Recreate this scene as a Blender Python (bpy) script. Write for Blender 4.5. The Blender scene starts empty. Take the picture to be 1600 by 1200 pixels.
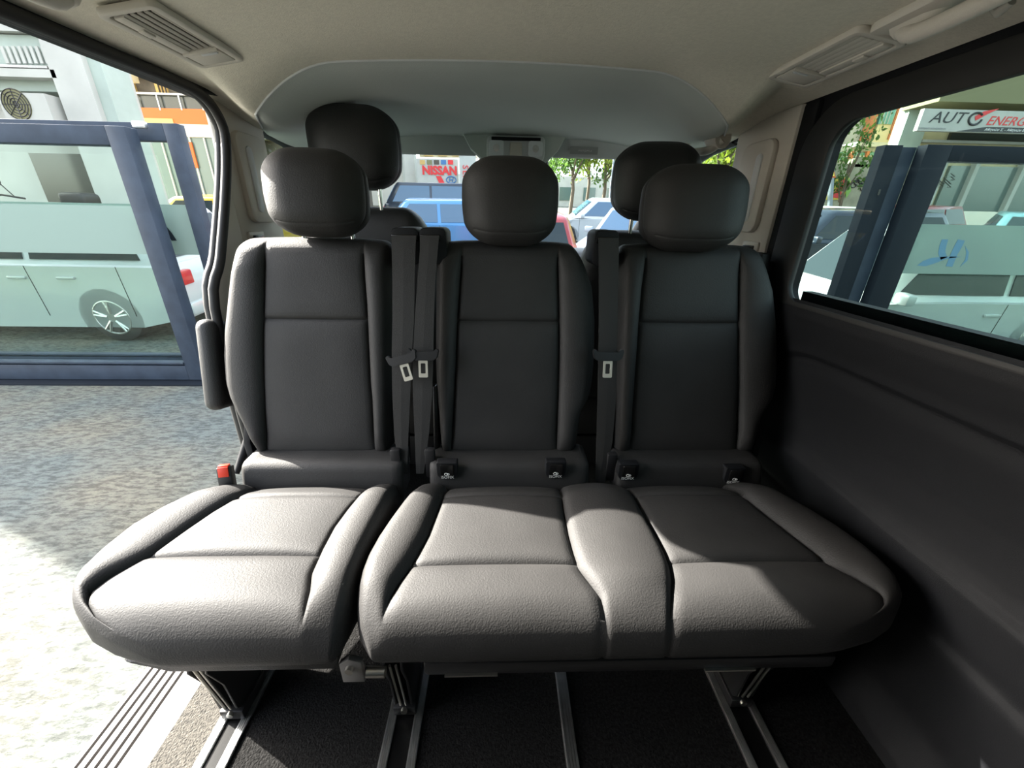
import bpy, bmesh, math, random
import numpy as np
from mathutils import Vector, Matrix, Euler
random.seed(4); np.random.seed(4)
S = bpy.context.scene
COL = S.collection
# ------------------------------------------------------------------ camera
FPX, PITCH, YAW, ROLL = 605.0, 23.3, -2.1, 1.1
CAM = Vector((0, 0, 1.02))
cam = bpy.data.cameras.new('camera'); camo = bpy.data.objects.new('camera', cam); COL.objects.link(camo)
cam.sensor_width = 36.0; cam.lens = 36.0 * FPX / 1600.0; cam.clip_start = 0.02; cam.clip_end = 300
RM = Matrix.Rotation(math.radians(YAW), 3, 'Z') @ Matrix.Rotation(math.radians(90 - PITCH), 3, 'X') @ Matrix.Rotation(math.radians(ROLL), 3, 'Z')
camo.matrix_world = Matrix.Translation(CAM) @ RM.to_4x4()
S.camera = camo
# ------------------------------------------------------------------ light
SUN_DIR = Vector((-1.0, 0.44, 0.68)).normalized()
w = bpy.data.worlds.new('world'); S.world = w; w.use_nodes = True
nt = w.node_tree; nt.nodes.clear()
wo = nt.nodes.new('ShaderNodeOutputWorld'); bg = nt.nodes.new('ShaderNodeBackground'); sky = nt.nodes.new('ShaderNodeTexSky')
sky.sky_type = 'NISHITA'; sky.sun_disc = False; sky.sun_elevation = math.asin(SUN_DIR.z)
sky.sun_rotation = math.atan2(SUN_DIR.x, SUN_DIR.y); sky.dust_density = 3.0; sky.air_density = 1.2
bg.inputs['Strength'].default_value = .95
hs = nt.nodes.new('ShaderNodeHueSaturation'); hs.inputs['Saturation'].default_value = .45; nt.links.new(sky.outputs[0], hs.inputs['Color']); nt.links.new(hs.outputs[0], bg.inputs[0]); nt.links.new(bg.outputs[0], wo.inputs[0])
sl = bpy.data.lights.new('sun', 'SUN'); sl.energy = 36.0; sl.angle = math.radians(0.6); sl.color = (1.0, 0.955, 0.87)
so = bpy.data.objects.new('sun', sl); COL.objects.link(so)
so.rotation_euler = (-SUN_DIR).to_track_quat('-Z', 'Y').to_euler()
S.view_settings.view_transform = 'Standard'; S.view_settings.look = 'None'
S.view_settings.exposure = 0.35; S.view_settings.gamma = 1.0; S.view_settings.use_curve_mapping = False

# ------------------------------------------------------------------ helpers
def at(u, v, ax, val):
    """the world point on the plane x|y|z = val that the photograph shows at (u, v)"""
    d = RM @ Vector(((u - 800) / FPX, (600 - v) / FPX, -1)); i = 'xyz'.index(ax)
    return CAM + d * ((val - CAM[i]) / d[i])
def tag(o, label=None, cat=None, group=None, kind=None):
    if label: o['label'] = label
    if cat: o['category'] = cat
    if group: o['group'] = group
    if kind: o['kind'] = kind
    return o
def link(o, parent=None):
    COL.objects.link(o)
    if parent is not None:
        o.parent = parent
        def wm(p): return (wm(p.parent) @ p.matrix_parent_inverse if p.parent else Matrix.Identity(4)) @ p.matrix_basis
        w = wm(parent)
        o.matrix_parent_inverse = w.inverted()
    return o
def thing(name, label, cat, loc=(0, 0, 0), group=None):
    o = bpy.data.objects.new(name, None); o.empty_display_size = .1; o.location = loc
    link(o); return tag(o, label, cat, group)
def mesh(name, vs, fs, mat, parent=None, smooth=False, loc=None):
    me = bpy.data.meshes.new(name); me.from_pydata([tuple(v) for v in vs], [], [tuple(f) for f in fs]); me.update()
    if mat: me.materials.append(mat)
    if smooth: me.polygons.foreach_set('use_smooth', [True] * len(me.polygons))
    o = bpy.data.objects.new(name, me); link(o, parent)
    return o
def bmo(name, bm, mat, parent=None, smooth=False):
    bmesh.ops.recalc_face_normals(bm, faces=bm.faces)
    me = bpy.data.meshes.new(name); bm.to_mesh(me); bm.free()
    if mat: me.materials.append(mat)
    if smooth:
        me.polygons.foreach_set('use_smooth', [True] * len(me.polygons))
        try: me.set_sharp_from_angle(angle=math.radians(40))
        except Exception: pass
    o = bpy.data.objects.new(name, me); link(o, parent); return o
def abox(bm, c, s, bev=0.0, rot=None, seg=2):
    """adds a box to bm: centre c, full size s"""
    r = bmesh.ops.create_cube(bm, size=1.0)['verts']
    M = Matrix.Translation(c) @ (rot.to_4x4() if rot is not None else Matrix.Identity(4)) @ Matrix.Diagonal((*s, 1))
    bmesh.ops.transform(bm, matrix=M, verts=r)
    if bev > 0:
        es = list({e for v in r for e in v.link_edges})
        bmesh.ops.bevel(bm, geom=es, offset=bev, segments=seg, affect='EDGES', profile=.5)
def box(name, c, s, mat, parent=None, bev=0.0, rot=None, seg=2):
    bm = bmesh.new(); abox(bm, c, s, bev, rot, seg); return bmo(name, bm, mat, parent, smooth=bev > 0)
def boxes(name, lst, mat, parent=None, bev=0.0):
    bm = bmesh.new()
    for c, s in lst: abox(bm, c, s, bev)
    return bmo(name, bm, mat, parent, smooth=bev > 0)
def b2(name, a, b, mat, parent=None, bev=0.0):
    c = [(a[i] + b[i]) / 2 for i in range(3)]; s = [abs(a[i] - b[i]) for i in range(3)]
    return box(name, c, s, mat, parent, bev)
def atube(bm, pts, r, n=10, caps=True):
    pts = [Vector(p) for p in pts]; rings = []
    rs = r if isinstance(r, (list, tuple)) else [r] * len(pts)
    up = None
    for i, p in enumerate(pts):
        d = (pts[min(i + 1, len(pts) - 1)] - pts[max(i - 1, 0)]).normalized()
        if up is None: up = d.orthogonal().normalized()
        up = (up - d * up.dot(d)).normalized(); s = d.cross(up)
        rings.append([bm.verts.new(p + (up * math.cos(k * 2 * math.pi / n) + s * math.sin(k * 2 * math.pi / n)) * rs[i]) for k in range(n)])
    for a, b in zip(rings, rings[1:]):
        for k in range(n): bm.faces.new((a[k], a[(k + 1) % n], b[(k + 1) % n], b[k]))
    if caps: bm.faces.new(rings[0][::-1]); bm.faces.new(rings[-1])
def tube(name, pts, r, mat, parent=None, n=10):
    bm = bmesh.new(); atube(bm, pts, r, n); return bmo(name, bm, mat, parent, smooth=True)
def cyl(name, a, b, r, mat, parent=None, n=20): return tube(name, [a, b], r, mat, parent, n)
def prism(name, poly, ax, a, b, mat, parent=None, bev=0.0, holes=None, smooth=False):
    """polygon (2D, in the two axes other than ax) extruded along ax from a to b"""
    ia = 'xyz'.index(ax); o2 = [i for i in range(3) if i != ia]
    bm = bmesh.new()
    def P(p, h):
        q = [0, 0, 0]; q[ia] = h; q[o2[0]] = p[0]; q[o2[1]] = p[1]; return q
    if holes is None:
        A = [bm.verts.new(P(p, a)) for p in poly]; B = [bm.verts.new(P(p, b)) for p in poly]
        n = len(A); bm.faces.new(A); bm.faces.new(B[::-1])
        for k in range(n): bm.faces.new((A[k], B[k], B[(k + 1) % n], A[(k + 1) % n]))
    else:                       # ring: outer and inner loops with equal point counts
        n = len(poly); L = []
        for h in (a, b):
            L.append(([bm.verts.new(P(p, h)) for p in poly], [bm.verts.new(P(p, h)) for p in holes]))
        for k in range(n):
            j = (k + 1) % n
            bm.faces.new((L[0][0][k], L[0][0][j], L[0][1][j], L[0][1][k]))
            bm.faces.new((L[1][0][k], L[1][1][k], L[1][1][j], L[1][0][j]))
            bm.faces.new((L[0][0][k], L[1][0][k], L[1][0][j], L[0][0][j]))
            bm.faces.new((L[0][1][k], L[0][1][j], L[1][1][j], L[1][1][k]))
    if bev:
        bmesh.ops.recalc_face_normals(bm, faces=bm.faces)
        es = [e for e in bm.edges if len(e.link_faces) == 2 and e.calc_face_angle(0) > .9]
        bmesh.ops.bevel(bm, geom=es, offset=bev, segments=2, affect='EDGES', profile=.5)
    return bmo(name, bm, mat, parent, smooth=bool(bev) or smooth)
def rrect(x0, x1, y0, y1, r, n=6, rs=None):
    rs = rs or [r] * 4; out = []
    for (cx, cy, a0, rr) in ((x1 - rs[0], y1 - rs[0], 0, rs[0]), (x0 + rs[1], y1 - rs[1], 90, rs[1]), (x0 + rs[2], y0 + rs[2], 180, rs[2]), (x1 - rs[3], y0 + rs[3], 270, rs[3])):
        for k in range(n + 1):
            a = math.radians(a0 + 90 * k / n); out.append((cx + rr * math.cos(a), cy + rr * math.sin(a)))
    return out
def grid(name, nu, nv, f, mat, parent=None):
    vs = [f(i / nu, j / nv) for j in range(nv + 1) for i in range(nu + 1)]
    fs = [(j * (nu + 1) + i, j * (nu + 1) + i + 1, (j + 1) * (nu + 1) + i + 1, (j + 1) * (nu + 1) + i) for j in range(nv) for i in range(nu)]
    return mesh(name, vs, fs, mat, parent, smooth=True)
def text(name, body, size, mat, parent, origin, xdir, ydir, ext=.002, shear=0, align='CENTER', sx=1.0, off=0.0):
    cu = bpy.data.curves.new(name, 'FONT'); cu.body = body; cu.size = size; cu.extrude = ext; cu.align_x = align; cu.align_y = 'CENTER'
    cu.shear = shear; cu.resolution_u = 3; cu.offset = off
    o = bpy.data.objects.new(name, cu); COL.objects.link(o)
    dg = bpy.context.evaluated_depsgraph_get(); me = bpy.data.meshes.new_from_object(o.evaluated_get(dg))
    bpy.data.objects.remove(o); me.materials.clear(); me.materials.append(mat)
    x = Vector(xdir).normalized(); y = Vector(ydir).normalized(); z = x.cross(y)
    M = Matrix((x * sx, y, z)).transposed().to_4x4(); M.translation = origin; me.transform(M)
    ob = bpy.data.objects.new(name, me); link(ob, parent); return ob

# ------------------------------------------------------------------ materials
def mat(name, col, rough=.6, metal=0.0, noise=None, bump=None, spec=.5, coat=0.0, col2=None, sheen=0.0):
    """noise=(scale, amount) colour variation; bump=(scale, strength, kind)"""
    m = bpy.data.materials.new(name); m.use_nodes = True; t = m.node_tree; b = t.nodes['Principled BSDF']
    b.inputs['Base Color'].default_value = (*col, 1); b.inputs['Roughness'].default_value = rough; b.inputs['Metallic'].default_value = metal
    b.inputs['Specular IOR Level'].default_value = spec; b.inputs['Coat Weight'].default_value = coat; b.inputs['Coat Roughness'].default_value = .05
    b.inputs['Sheen Weight'].default_value = sheen
    tc = t.nodes.new('ShaderNodeTexCoord')
    if noise:
        n = t.nodes.new('ShaderNodeTexNoise'); n.inputs['Scale'].default_value = noise[0]; n.inputs['Detail'].default_value = 6
        r = t.nodes.new('ShaderNodeValToRGB'); c2 = col2 or tuple(c * (1 - noise[1]) for c in col); c1 = col if col2 else tuple(min(1, c * (1 + noise[1])) for c in col)
        r.color_ramp.elements[0].color = (*c2, 1); r.color_ramp.elements[1].color = (*c1, 1); r.color_ramp.elements[0].position = .35; r.color_ramp.elements[1].position = .65
        t.links.new(tc.outputs['Object'], n.inputs['Vector']); t.links.new(n.outputs[0], r.inputs[0]); t.links.new(r.outputs[0], b.inputs['Base Color'])
    if bump:
        if bump[2] == 'vor':
            n = t.nodes.new('ShaderNodeTexVoronoi'); n.feature = 'SMOOTH_F1'; out = n.outputs['Distance']
        else:
            n = t.nodes.new('ShaderNodeTexNoise'); n.inputs['Detail'].default_value = 5; out = n.outputs[0]
        n.inputs['Scale'].default_value = bump[0]
        bp = t.nodes.new('ShaderNodeBump'); bp.inputs['Strength'].default_value = bump[1]; bp.inputs['Distance'].default_value = .002 if len(bump) < 4 else bump[3]
        t.links.new(tc.outputs['Object'], n.inputs['Vector']); t.links.new(out, bp.inputs['Height']); t.links.new(bp.outputs[0], b.inputs['Normal'])
    return m
def glassmat(name, tint, refl=.12, rough=.0):
    m = bpy.data.materials.new(name); m.use_nodes = True; t = m.node_tree; t.nodes.clear()
    o = t.nodes.new('ShaderNodeOutputMaterial'); a = t.nodes.new('ShaderNodeBsdfTransparent'); g = t.nodes.new('ShaderNodeBsdfGlossy'); x = t.nodes.new('ShaderNodeMixShader')
    f = t.nodes.new('ShaderNodeFresnel'); f.inputs[0].default_value = 1.45
    mu = t.nodes.new('ShaderNodeMath'); mu.operation = 'MULTIPLY'; mu.inputs[1].default_value = refl * 8
    a.inputs[0].default_value = (*tint, 1); g.inputs['Roughness'].default_value = rough; g.inputs[0].default_value = (1, 1, 1, 1)
    ge = t.nodes.new('ShaderNodeNewGeometry'); iv = t.nodes.new('ShaderNodeMath'); iv.operation = 'SUBTRACT'; iv.inputs[0].default_value = 1.0
    m2 = t.nodes.new('ShaderNodeMath'); m2.operation = 'MULTIPLY'; t.links.new(ge.outputs['Backfacing'], iv.inputs[1]); t.links.new(iv.outputs[0], m2.inputs[1])
    t.links.new(f.outputs[0], mu.inputs[0]); t.links.new(mu.outputs[0], m2.inputs[0]); t.links.new(m2.outputs[0], x.inputs[0]); t.links.new(a.outputs[0], x.inputs[1]); t.links.new(g.outputs[0], x.inputs[2]); t.links.new(x.outputs[0], o.inputs[0])
    return m
M = {}
M['leather'] = mat('leather', (.024, .023, .0225), .64, bump=(330, .45, 'noise', .0016), noise=(9, .12), spec=.34)
M['leather_plain'] = mat('leather_plain', (.018, .018, .018), .55, bump=(500, .3, 'vor'))
M['belt'] = mat('belt', (.014, .0135, .013), .75, bump=(900, .5, 'noise'))
M['black'] = mat('black_plastic', (.008, .008, .009), .5, bump=(600, .2, 'noise'))
M['gloss'] = mat('gloss_black', (.006, .006, .006), .25)
M['dark_trim'] = mat('dark_trim', (.0075, .008, .0095), .6, spec=.22, bump=(700, .35, 'noise'))
M['rubber'] = mat('rubber', (.010, .010, .010), .6)
M['beige'] = mat('beige_plastic', (.60, .56, .50), .55, bump=(500, .15, 'noise'))
M['head'] = mat('headliner_cloth', (.70, .655, .56), .95, bump=(350, .4, 'noise'), noise=(120, .04))
M['head2'] = mat('headliner_front', (.58, .61, .585), .95, bump=(350, .3, 'noise'))
M['visor'] = mat('visor_vinyl', (.62, .63, .64), .7, bump=(400, .2, 'noise'))
M['carpet'] = mat('carpet', (.012, .0117, .0115), .97, spec=.1, bump=(260, 1.0, 'noise', .006), noise=(180, .5))
M['carpet_lit'] = mat('carpet_sunlit', (.055, .050, .042), .97, bump=(260, 1.0, 'noise', .006), noise=(180, .45))  # same carpet as the floor, its sunlit tone put into the colour
M['alu'] = mat('aluminium', (.55, .55, .54), .38, 1.0, noise=(40, .1))
M['steel'] = mat('steel', (.62, .60, .55), .32, 1.0); M['zinc'] = mat('zinc_plate', (.52, .49, .42), .45, .3)
M['chrome'] = mat('chrome', (.85, .85, .85), .08, 1.0)
M['dsteel'] = mat('dark_steel', (.035, .035, .037), .4, .6)
M['sill'] = mat('sill_plastic', (.17, .16, .155), .5)
M['red'] = mat('red_plastic', (.62, .035, .012), .4)
M['redpaint'] = mat('red_print', (.65, .03, .03), .5)
M['white'] = mat('white_print', (.75, .75, .73), .5)
M['grey'] = mat('grey_print', (.35, .35, .35), .5)
M['lens'] = mat('map_lamp_lens', (.80, .82, .85), .12, spec=.8)
M['lamp'] = glassmat('lamp_lens', (.82, .84, .86), .25, .15)
M['win'] = glassmat('window_glass', (.60, .68, .66), .03)
M['privacy'] = glassmat('privacy_glass', (.16, .18, .17), .06)
M['wscreen'] = glassmat('windscreen_glass', (.72, .80, .84), .05)
M['gateglass'] = glassmat('gate_glass', (.93, .975, .955), .04)

# ------------------------------------------------------------------ dense rounded box used for all upholstery
def nodes(ctrl, n, fine=True):
    """n intervals in total over sorted control values, each control value exactly a grid line"""
    if fine:
        q = set(ctrl)
        for c in ctrl[1:-1]: q |= {c - .042, c - .016, c + .016, c + .042}
        ctrl = sorted(q)
    L = ctrl[-1] - ctrl[0]; out = [ctrl[0]]
    for a, b in zip(ctrl, ctrl[1:]):
        k = max(1 if b - a < .05 else 2, round(n * (b - a) / L))
        out += [a + (b - a) * i / k for i in range(1, k + 1)]
    return np.array(out)
def rbox(xs, ys, zs, r):
    """six welded-by-position faces of a rounded cube on [-1,1]^3 -> list of (side, V[nu,nv,3])"""
    r = np.array(r, float); res = []
    for side, (ax, sg) in {'front': (1, -1), 'back': (1, 1), 'left': (0, -1), 'right': (0, 1), 'top': (2, 1), 'bottom': (2, -1)}.items():
        A = [xs, ys, zs]; o = [i for i in range(3) if i != ax]
        g0, g1 = np.meshgrid(A[o[0]], A[o[1]], indexing='ij'); P = np.zeros(g0.shape + (3,)); P[..., o[0]] = g0; P[..., o[1]] = g1; P[..., ax] = sg
        q = np.clip(P, -(1 - r), 1 - r); e = (P - q) / r; nrm = np.sqrt((e ** 2).sum(-1, keepdims=True)); nrm[nrm < 1e-9] = 1
        V = q + e / nrm * r; flip = (ax == 1) ^ (sg < 0)
        res.append((side, V, P, flip))
    return res
def upholstery(name, xs, ys, zs, r, deform, mat_, parent, panels=()):
    """panels: (name, side, (lo,hi) first-axis, (lo,hi) second-axis) split out as children of the body"""
    vs = []; groups = {None: []}
    for p in panels: groups[p[0], p[1], p[2], p[3]] = []
    off = 0
    for side, V, P, flip in rbox(xs, ys, zs, r):
        W = deform(V.reshape(-1, 3).copy(), P.reshape(-1, 3)); vs.append(W)
        nu, nv = V.shape[:2]; ax = {'front': 1, 'back': 1, 'left': 0, 'right': 0, 'top': 2, 'bottom': 2}[side]; o = [i for i in range(3) if i != ax]
        for i in range(nu - 1):
            for j in range(nv - 1):
                a = off + i * nv + j; f = (a, a + nv, a + nv + 1, a + 1)
                if flip: f = f[::-1]
                key = None; c = (P[i, j] + P[i + 1, j + 1]) / 2
                for k in groups:
                    if k and k[1] == side and k[2][0] < c[o[0]] < k[2][1] and k[3][0] < c[o[1]] < k[3][1]: key = k
                groups[key].append(f)
        off += nu * nv
    allv = np.concatenate(vs)
    # weld by position
    keyv = np.round(allv, 5); _, idx, inv = np.unique(keyv, axis=0, return_index=True, return_inverse=True); inv = inv.reshape(-1)
    uv = allv[idx]
    def build(nm, fs, par):
        F = [[int(inv[i]) for i in f] for f in fs]; F = [f for f in F if len(set(f)) == 4]
        used = sorted({i for f in F for i in f}); mp = {i: k for k, i in enumerate(used)}
        return mesh(nm, [uv[i] for i in used], [[mp[i] for i in f] for f in F], mat_, par, smooth=True)
    body = build(name, groups[None], parent)
    for k in groups:
        if k: build(k[0], groups[k], body)
    return body
def bell(x, s): return np.exp(-(x / s) ** 2)
def hump(t): t = np.clip(t, 0, 1); return np.sin(np.pi * t) ** .7

# ------------------------------------------------------------------ seats
ZB, ZT = .40, .955
def backrest(parent, sc, zo, xl, xa, xb, xr):
    """sc: seam s value; zo: heights; xl/xa/xb/xr: outline and seam x by height"""
    zs_ = .316
    xs = nodes([-1, -sc, sc, 1], 56); zs = nodes([-1, zs_, 1], 54); ys = nodes([-1, 1], 8)
    def deform(V, P):
        s, y, z = V[:, 0], V[:, 1], V[:, 2]
        Z = ZB + (z + 1) / 2 * (ZT - ZB)
        L, A, B, R = [np.interp(Z, zo, a) for a in (xl, xa, xb, xr)]
        X = np.where(s < -sc, L + (A - L) * (s + 1) / (1 - sc), np.where(s > sc, B + (R - B) * (s - sc) / (1 - sc), A + (B - A) * (s + sc) / (2 * sc)))
        Y = .965 + (Z - .40) * .25 + y * .045
        fr = np.clip(-y, 0, 1) ** 2 * np.clip((1.03 - np.abs(z)) / .25, 0, 1)
        u = (np.abs(s) - sc) / (1 - sc)
        puff = np.where(u > 0, .020 * np.sin(np.pi * np.clip(u, 0, 1) ** .8) ** .8, .008 * (1 - (s / sc) ** 4) * (1 - .5 * bell(z - zs_, .10)))
        gr = .009 * bell((np.abs(s) - sc) * 1.0, .016) + np.where(np.abs(s) < sc, .007 * bell(z - zs_, .016), 0)
        Y += fr * (gr - puff)
        Z += .008 * np.cos(s * 1.4) * np.clip(z, 0, 1) ** 3
        return np.stack([X, Y, Z], 1)
    return upholstery('backrest', xs, ys, zs, (.16, 1.0, .10), deform, M['leather'], parent,
                      [('upper_panel', 'front', (-sc, sc), (zs_, .9)), ('lower_panel', 'front', (-sc, sc), (-.93, zs_))])
def headrest(parent, cx, cy, cz, w, h, d, tilt=0, rotz=0, mat_=None, posts=True):
    xs = nodes([-1, -.78, .78, 1], 36); zs = nodes([-1, -.80, 1], 30); ys = nodes([-1, -.3, 1], 14)
    Rz = Matrix.Rotation(rotz, 3, 'Z') @ Matrix.Rotation(tilt, 3, 'X'); Rn = np.array(Rz)
    def deform(V, P):
        s, y, z = V[:, 0], V[:, 1], V[:, 2]
        k = 1.02 - .07 * np.clip(-z, 0, 1) ** 1.5 - .03 * np.clip(z, 0, 1) ** 3
        g = .8 * bell(P[:, 1] + .3, .05) * (np.abs(P[:, 0]) > .99) + .5 * bell(P[:, 2] + .80, .02) * (P[:, 1] < -.99)
        k = k * (1.01 - .05 * z * z)
        k2 = 1 - .03 * g
        L = np.stack([s * w / 2 * k * k2, y * d / 2 * k2 * (1 - .15 * z) - .020 * (1 - s * s) * (1 - .6 * z * z), z * h / 2 * k2 * (1.01 - .06 * s * s)], 1)
        return L @ Rn.T + np.array([cx, cy, cz])
    hb = upholstery('headrest', xs, ys, zs, (.62, .9, .55), deform, mat_ or M['leather'], parent)
    if posts:
        for sx in (-1, 1):
            x = cx + sx * w * .27
            cyl('headrest_post', (x, cy + .02, cz - h / 2 - .05), (x, cy + .02, cz - h / 2 + .03), .006, M['chrome'], hb, 12)
    return hb
def cushion(parent, s_nodes, yo, curves, yseam, panels_at, bolsters, ztop=.38, zbot=.235, y0=.435, y1=.90):
    """s_nodes: s of outline+seams; curves: x of each by yo (front to rear); panels_at: index pairs of flat panels; bolsters: index pairs raised"""
    n2 = lambda y: (y - y0) / (y1 - y0) * 2 - 1
    ysn = n2(yseam); yrn = n2(.775)
    xs = nodes(s_nodes, 66 if len(s_nodes) < 5 else 110); ys = nodes([-1, ysn, yrn, 1], 60); zs = nodes([-1, 1], 12)
    sn = np.array(s_nodes)
    def deform(V, P):
        s, y, z = V[:, 0], V[:, 1], V[:, 2]
        Y = y0 + (y + 1) / 2 * (y1 - y0)
        Xc = np.stack([np.interp(Y, c[0], c[1]) if isinstance(c, tuple) else np.interp(Y, yo, c) for c in curves], 0)
        X = np.zeros_like(s)
        for k in range(len(sn) - 1):
            m = (s >= sn[k] - 1e-6) & (s <= sn[k + 1] + 1e-6); t = (s - sn[k]) / (sn[k + 1] - sn[k])
            X = np.where(m, Xc[k] + (Xc[k + 1] - Xc[k]) * t, X)
        Z = (ztop + zbot) / 2 + z * (ztop - zbot) / 2
        tp = np.clip(z, 0, 1) ** 1.5; front = np.clip((y + 1) / .35, 0, 1)
        pf = np.zeros_like(s)
        for a, b in bolsters:
            t = (s - sn[a]) / (sn[b] - sn[a]); pf += np.where((t > 0) & (t < 1), .021 * np.sin(np.pi * np.clip(t, 0, 1)) ** .6 * np.clip((y + 1) / .42, 0 if a == 0 or b == len(sn) - 1 else .25, 1), 0)
        for a, b in panels_at:
            t = (s - sn[a]) / (sn[b] - sn[a]); ins = (t > 0) & (t < 1)
            pf += np.where(ins, .010 * np.clip(1 - np.abs(2 * t - 1) ** 3, 0, 1) * (1 - .6 * bell(y - ysn, .06)) - .006 * bell(y - ysn, .016) - .005 * bell(y - yrn, .018), 0)
        gr = sum(bell(s - k, .011) * (np.clip((y + .92) / .25, .05, 1) if k in (sn[1], sn[-2]) else 1) for k in sn[1:-1]) * .008
        ramp = front * np.clip((1.02 - y) / .12, 0, 1)
        Z += tp * (pf * ramp - gr * np.clip((y + 1) / .08, .35, 1))
        # nose: seams keep running down the front face
        fn = np.clip(-y, 0, 1) ** 4 * (1 - tp)
        Y += fn * gr * .5
        low = np.where(z < 0, z * z, 0); X -= low * .11 * np.clip((np.abs(s) - .35) / .65, 0, 1) * np.sign(s) * np.clip(.35 - y, 0, 1)
        Y += low * (.05 + .07 * np.clip((np.abs(s) - .6) / .4, 0, 1) ** 2) * np.clip(-y, 0, 1)
        Z += low * .035 * np.clip((np.abs(s) - .6) / .4, 0, 1) ** 1.5 * np.clip(-y, 0, 1)
        Z -= .055 * np.clip((Y - .775) / .10, 0, 1) ** 1.5 * np.clip(z + .3, 0, 1)
        Z -= .030 * np.clip((np.abs(s) - sn[-2]) / (1 - sn[-2]), 0, 1) * np.clip((-.45 - y) / .55, 0, 1) ** 1.2 * np.clip(z, 0, 1)
        return np.stack([X, Y, Z], 1)
    pn = []
    for a, b in panels_at:
        pn.append(('rear_seat_panel', 'top', (sn[a], sn[b]), (ysn, yrn))); pn.append(('front_seat_panel', 'top', (sn[a], sn[b]), (-.93, ysn)))
    return upholstery('seat_cushion', xs, ys, zs, (.10, .30, 1.0) if len(sn) < 5 else (.055, .30, 1.0), deform, M['leather'], parent, pn)
def lumbar(parent, x0, x1):
    xs = nodes([-1, 1], 30); q = nodes([-1, 1], 14)
    def deform(V, P):
        return np.stack([(x0 + x1) / 2 + V[:, 0] * (x1 - x0) / 2, .905 + V[:, 1] * .055 + .012 * V[:, 2] - .006 * (1 - V[:, 2] ** 2), .365 + V[:, 2] * .055], 1)
    return upholstery('lumbar_roll', xs, q, q, (.05, .45, .30), deform, M['leather'], parent)
def offplane(u, v, lift=.0, k=.25):
    d = RM @ Vector(((u - 800) / FPX, (600 - v) / FPX, -1)); y0 = .92 - lift
    t = (y0 + (CAM.z - .40) * k) / (d.y - k * d.z); return CAM + d * t
def strap(name, rows, parent, lift=.03, thick=.0025):
    """rows of (u_left, u_right, v) on the inclined seat-back plane -> webbing with real thickness"""
    vs = []; N = len(rows)
    L = [offplane(a, v, lift if not callable(lift) else lift(v)) for a, b, v in rows]; R = [offplane(b, v, lift if not callable(lift) else lift(v)) for a, b, v in rows]
    for l, r in zip(L, R):
        m = (l + r) / 2 + Vector((0, -.001, 0))
        vs += [l, m, r, l + Vector((0, thick, 0)), m + Vector((0, thick, 0)), r + Vector((0, thick, 0))]
    fs = []
    for i in range(N - 1):
        a = i * 6; b = a + 6
        fs += [(a, b, b + 1, a + 1), (a + 1, b + 1, b + 2, a + 2), (a + 3, a + 4, b + 4, b + 3), (a + 4, a + 5, b + 5, b + 4), (a, a + 3, b + 3, b), (a + 2, b + 2, b + 5, a + 5)]
    fs += [(0, 1, 4, 3), (1, 2, 5, 4), ((N - 1) * 6, (N - 1) * 6 + 3, (N - 1) * 6 + 4, (N - 1) * 6 + 1), ((N - 1) * 6 + 1, (N - 1) * 6 + 4, (N - 1) * 6 + 5, (N - 1) * 6 + 2)]
    return mesh(name, vs, fs, M['belt'], parent)
def tongue(parent, u, v, ang):
    c = offplane(u, v, .068); R = Matrix.Rotation(ang, 3, 'Y') @ Matrix.Rotation(-.25, 3, 'X')
    def tr(pts): return [c + R @ Vector(p) for p in pts]
    bm = bmesh.new()
    prof = [(-.040, .013), (-.034, .018), (-.026, .008), (.026, .008), (.034, .018), (.040, .013), (.036, -.006), (.026, -.013), (-.026, -.013), (-.036, -.006)]
    A = [bm.verts.new(p) for p in tr([(x, -.007, z) for x, z in prof])]; B = [bm.verts.new(p) for p in tr([(x, .007, z) for x, z in prof])]
    bm.faces.new(A); bm.faces.new(B[::-1])
    for k in range(len(A)): bm.faces.new((A[k], B[k], B[(k + 1) % len(A)], A[(k + 1) % len(A)]))
    bmesh.ops.bevel(bm, geom=[e for e in bm.edges], offset=.0015, segments=2, affect='EDGES')
    g = bmo('belt_tongue', bm, M['black'], parent, True)
    bm = bmesh.new(); out = rrect(-.0115, .0115, -.056, -.012, .003, 3); inn = rrect(-.006, .006, -.046, -.020, .002, 3)
    L = [([bm.verts.new(p) for p in tr([(x, y, z) for x, z in out])], [bm.verts.new(p) for p in tr([(x, y, z) for x, z in inn])]) for y in (-.0035, -.0005)]
    n = len(out)
    for k in range(n):
        j = (k + 1) % n
        bm.faces.new((L[0][0][k], L[0][0][j], L[0][1][j], L[0][1][k])); bm.faces.new((L[1][0][k], L[1][1][k], L[1][1][j], L[1][0][j]))
        bm.faces.new((L[0][0][k], L[1][0][k], L[1][0][j], L[0][0][j])); bm.faces.new((L[0][1][k], L[0][1][j], L[1][1][j], L[1][1][k]))
    tag(bmo('metal_tongue', bm, M['zinc'], g), 'pale metal belt tongue plate with a slot')
def buckle(parent, p, lean=0, rz=0):
    R = Matrix.Rotation(rz, 3, 'Z') @ Matrix.Rotation(lean, 3, 'X')
    b = box('belt_buckle', p, (.034, .024, .06), M['black'], parent, .005, R)
    q = Vector(p) + R @ Vector((0, -.004, .031)); tag(box('release_button', q, (.024, .014, .008), M['red'], b, .002, R), 'red release button')
    q = Vector(p) + R @ Vector((0, -.0125, .018)); tag(box('release_button', q, (.024, .003, .026), M['red'], b, .001, R), 'red release button')
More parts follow.
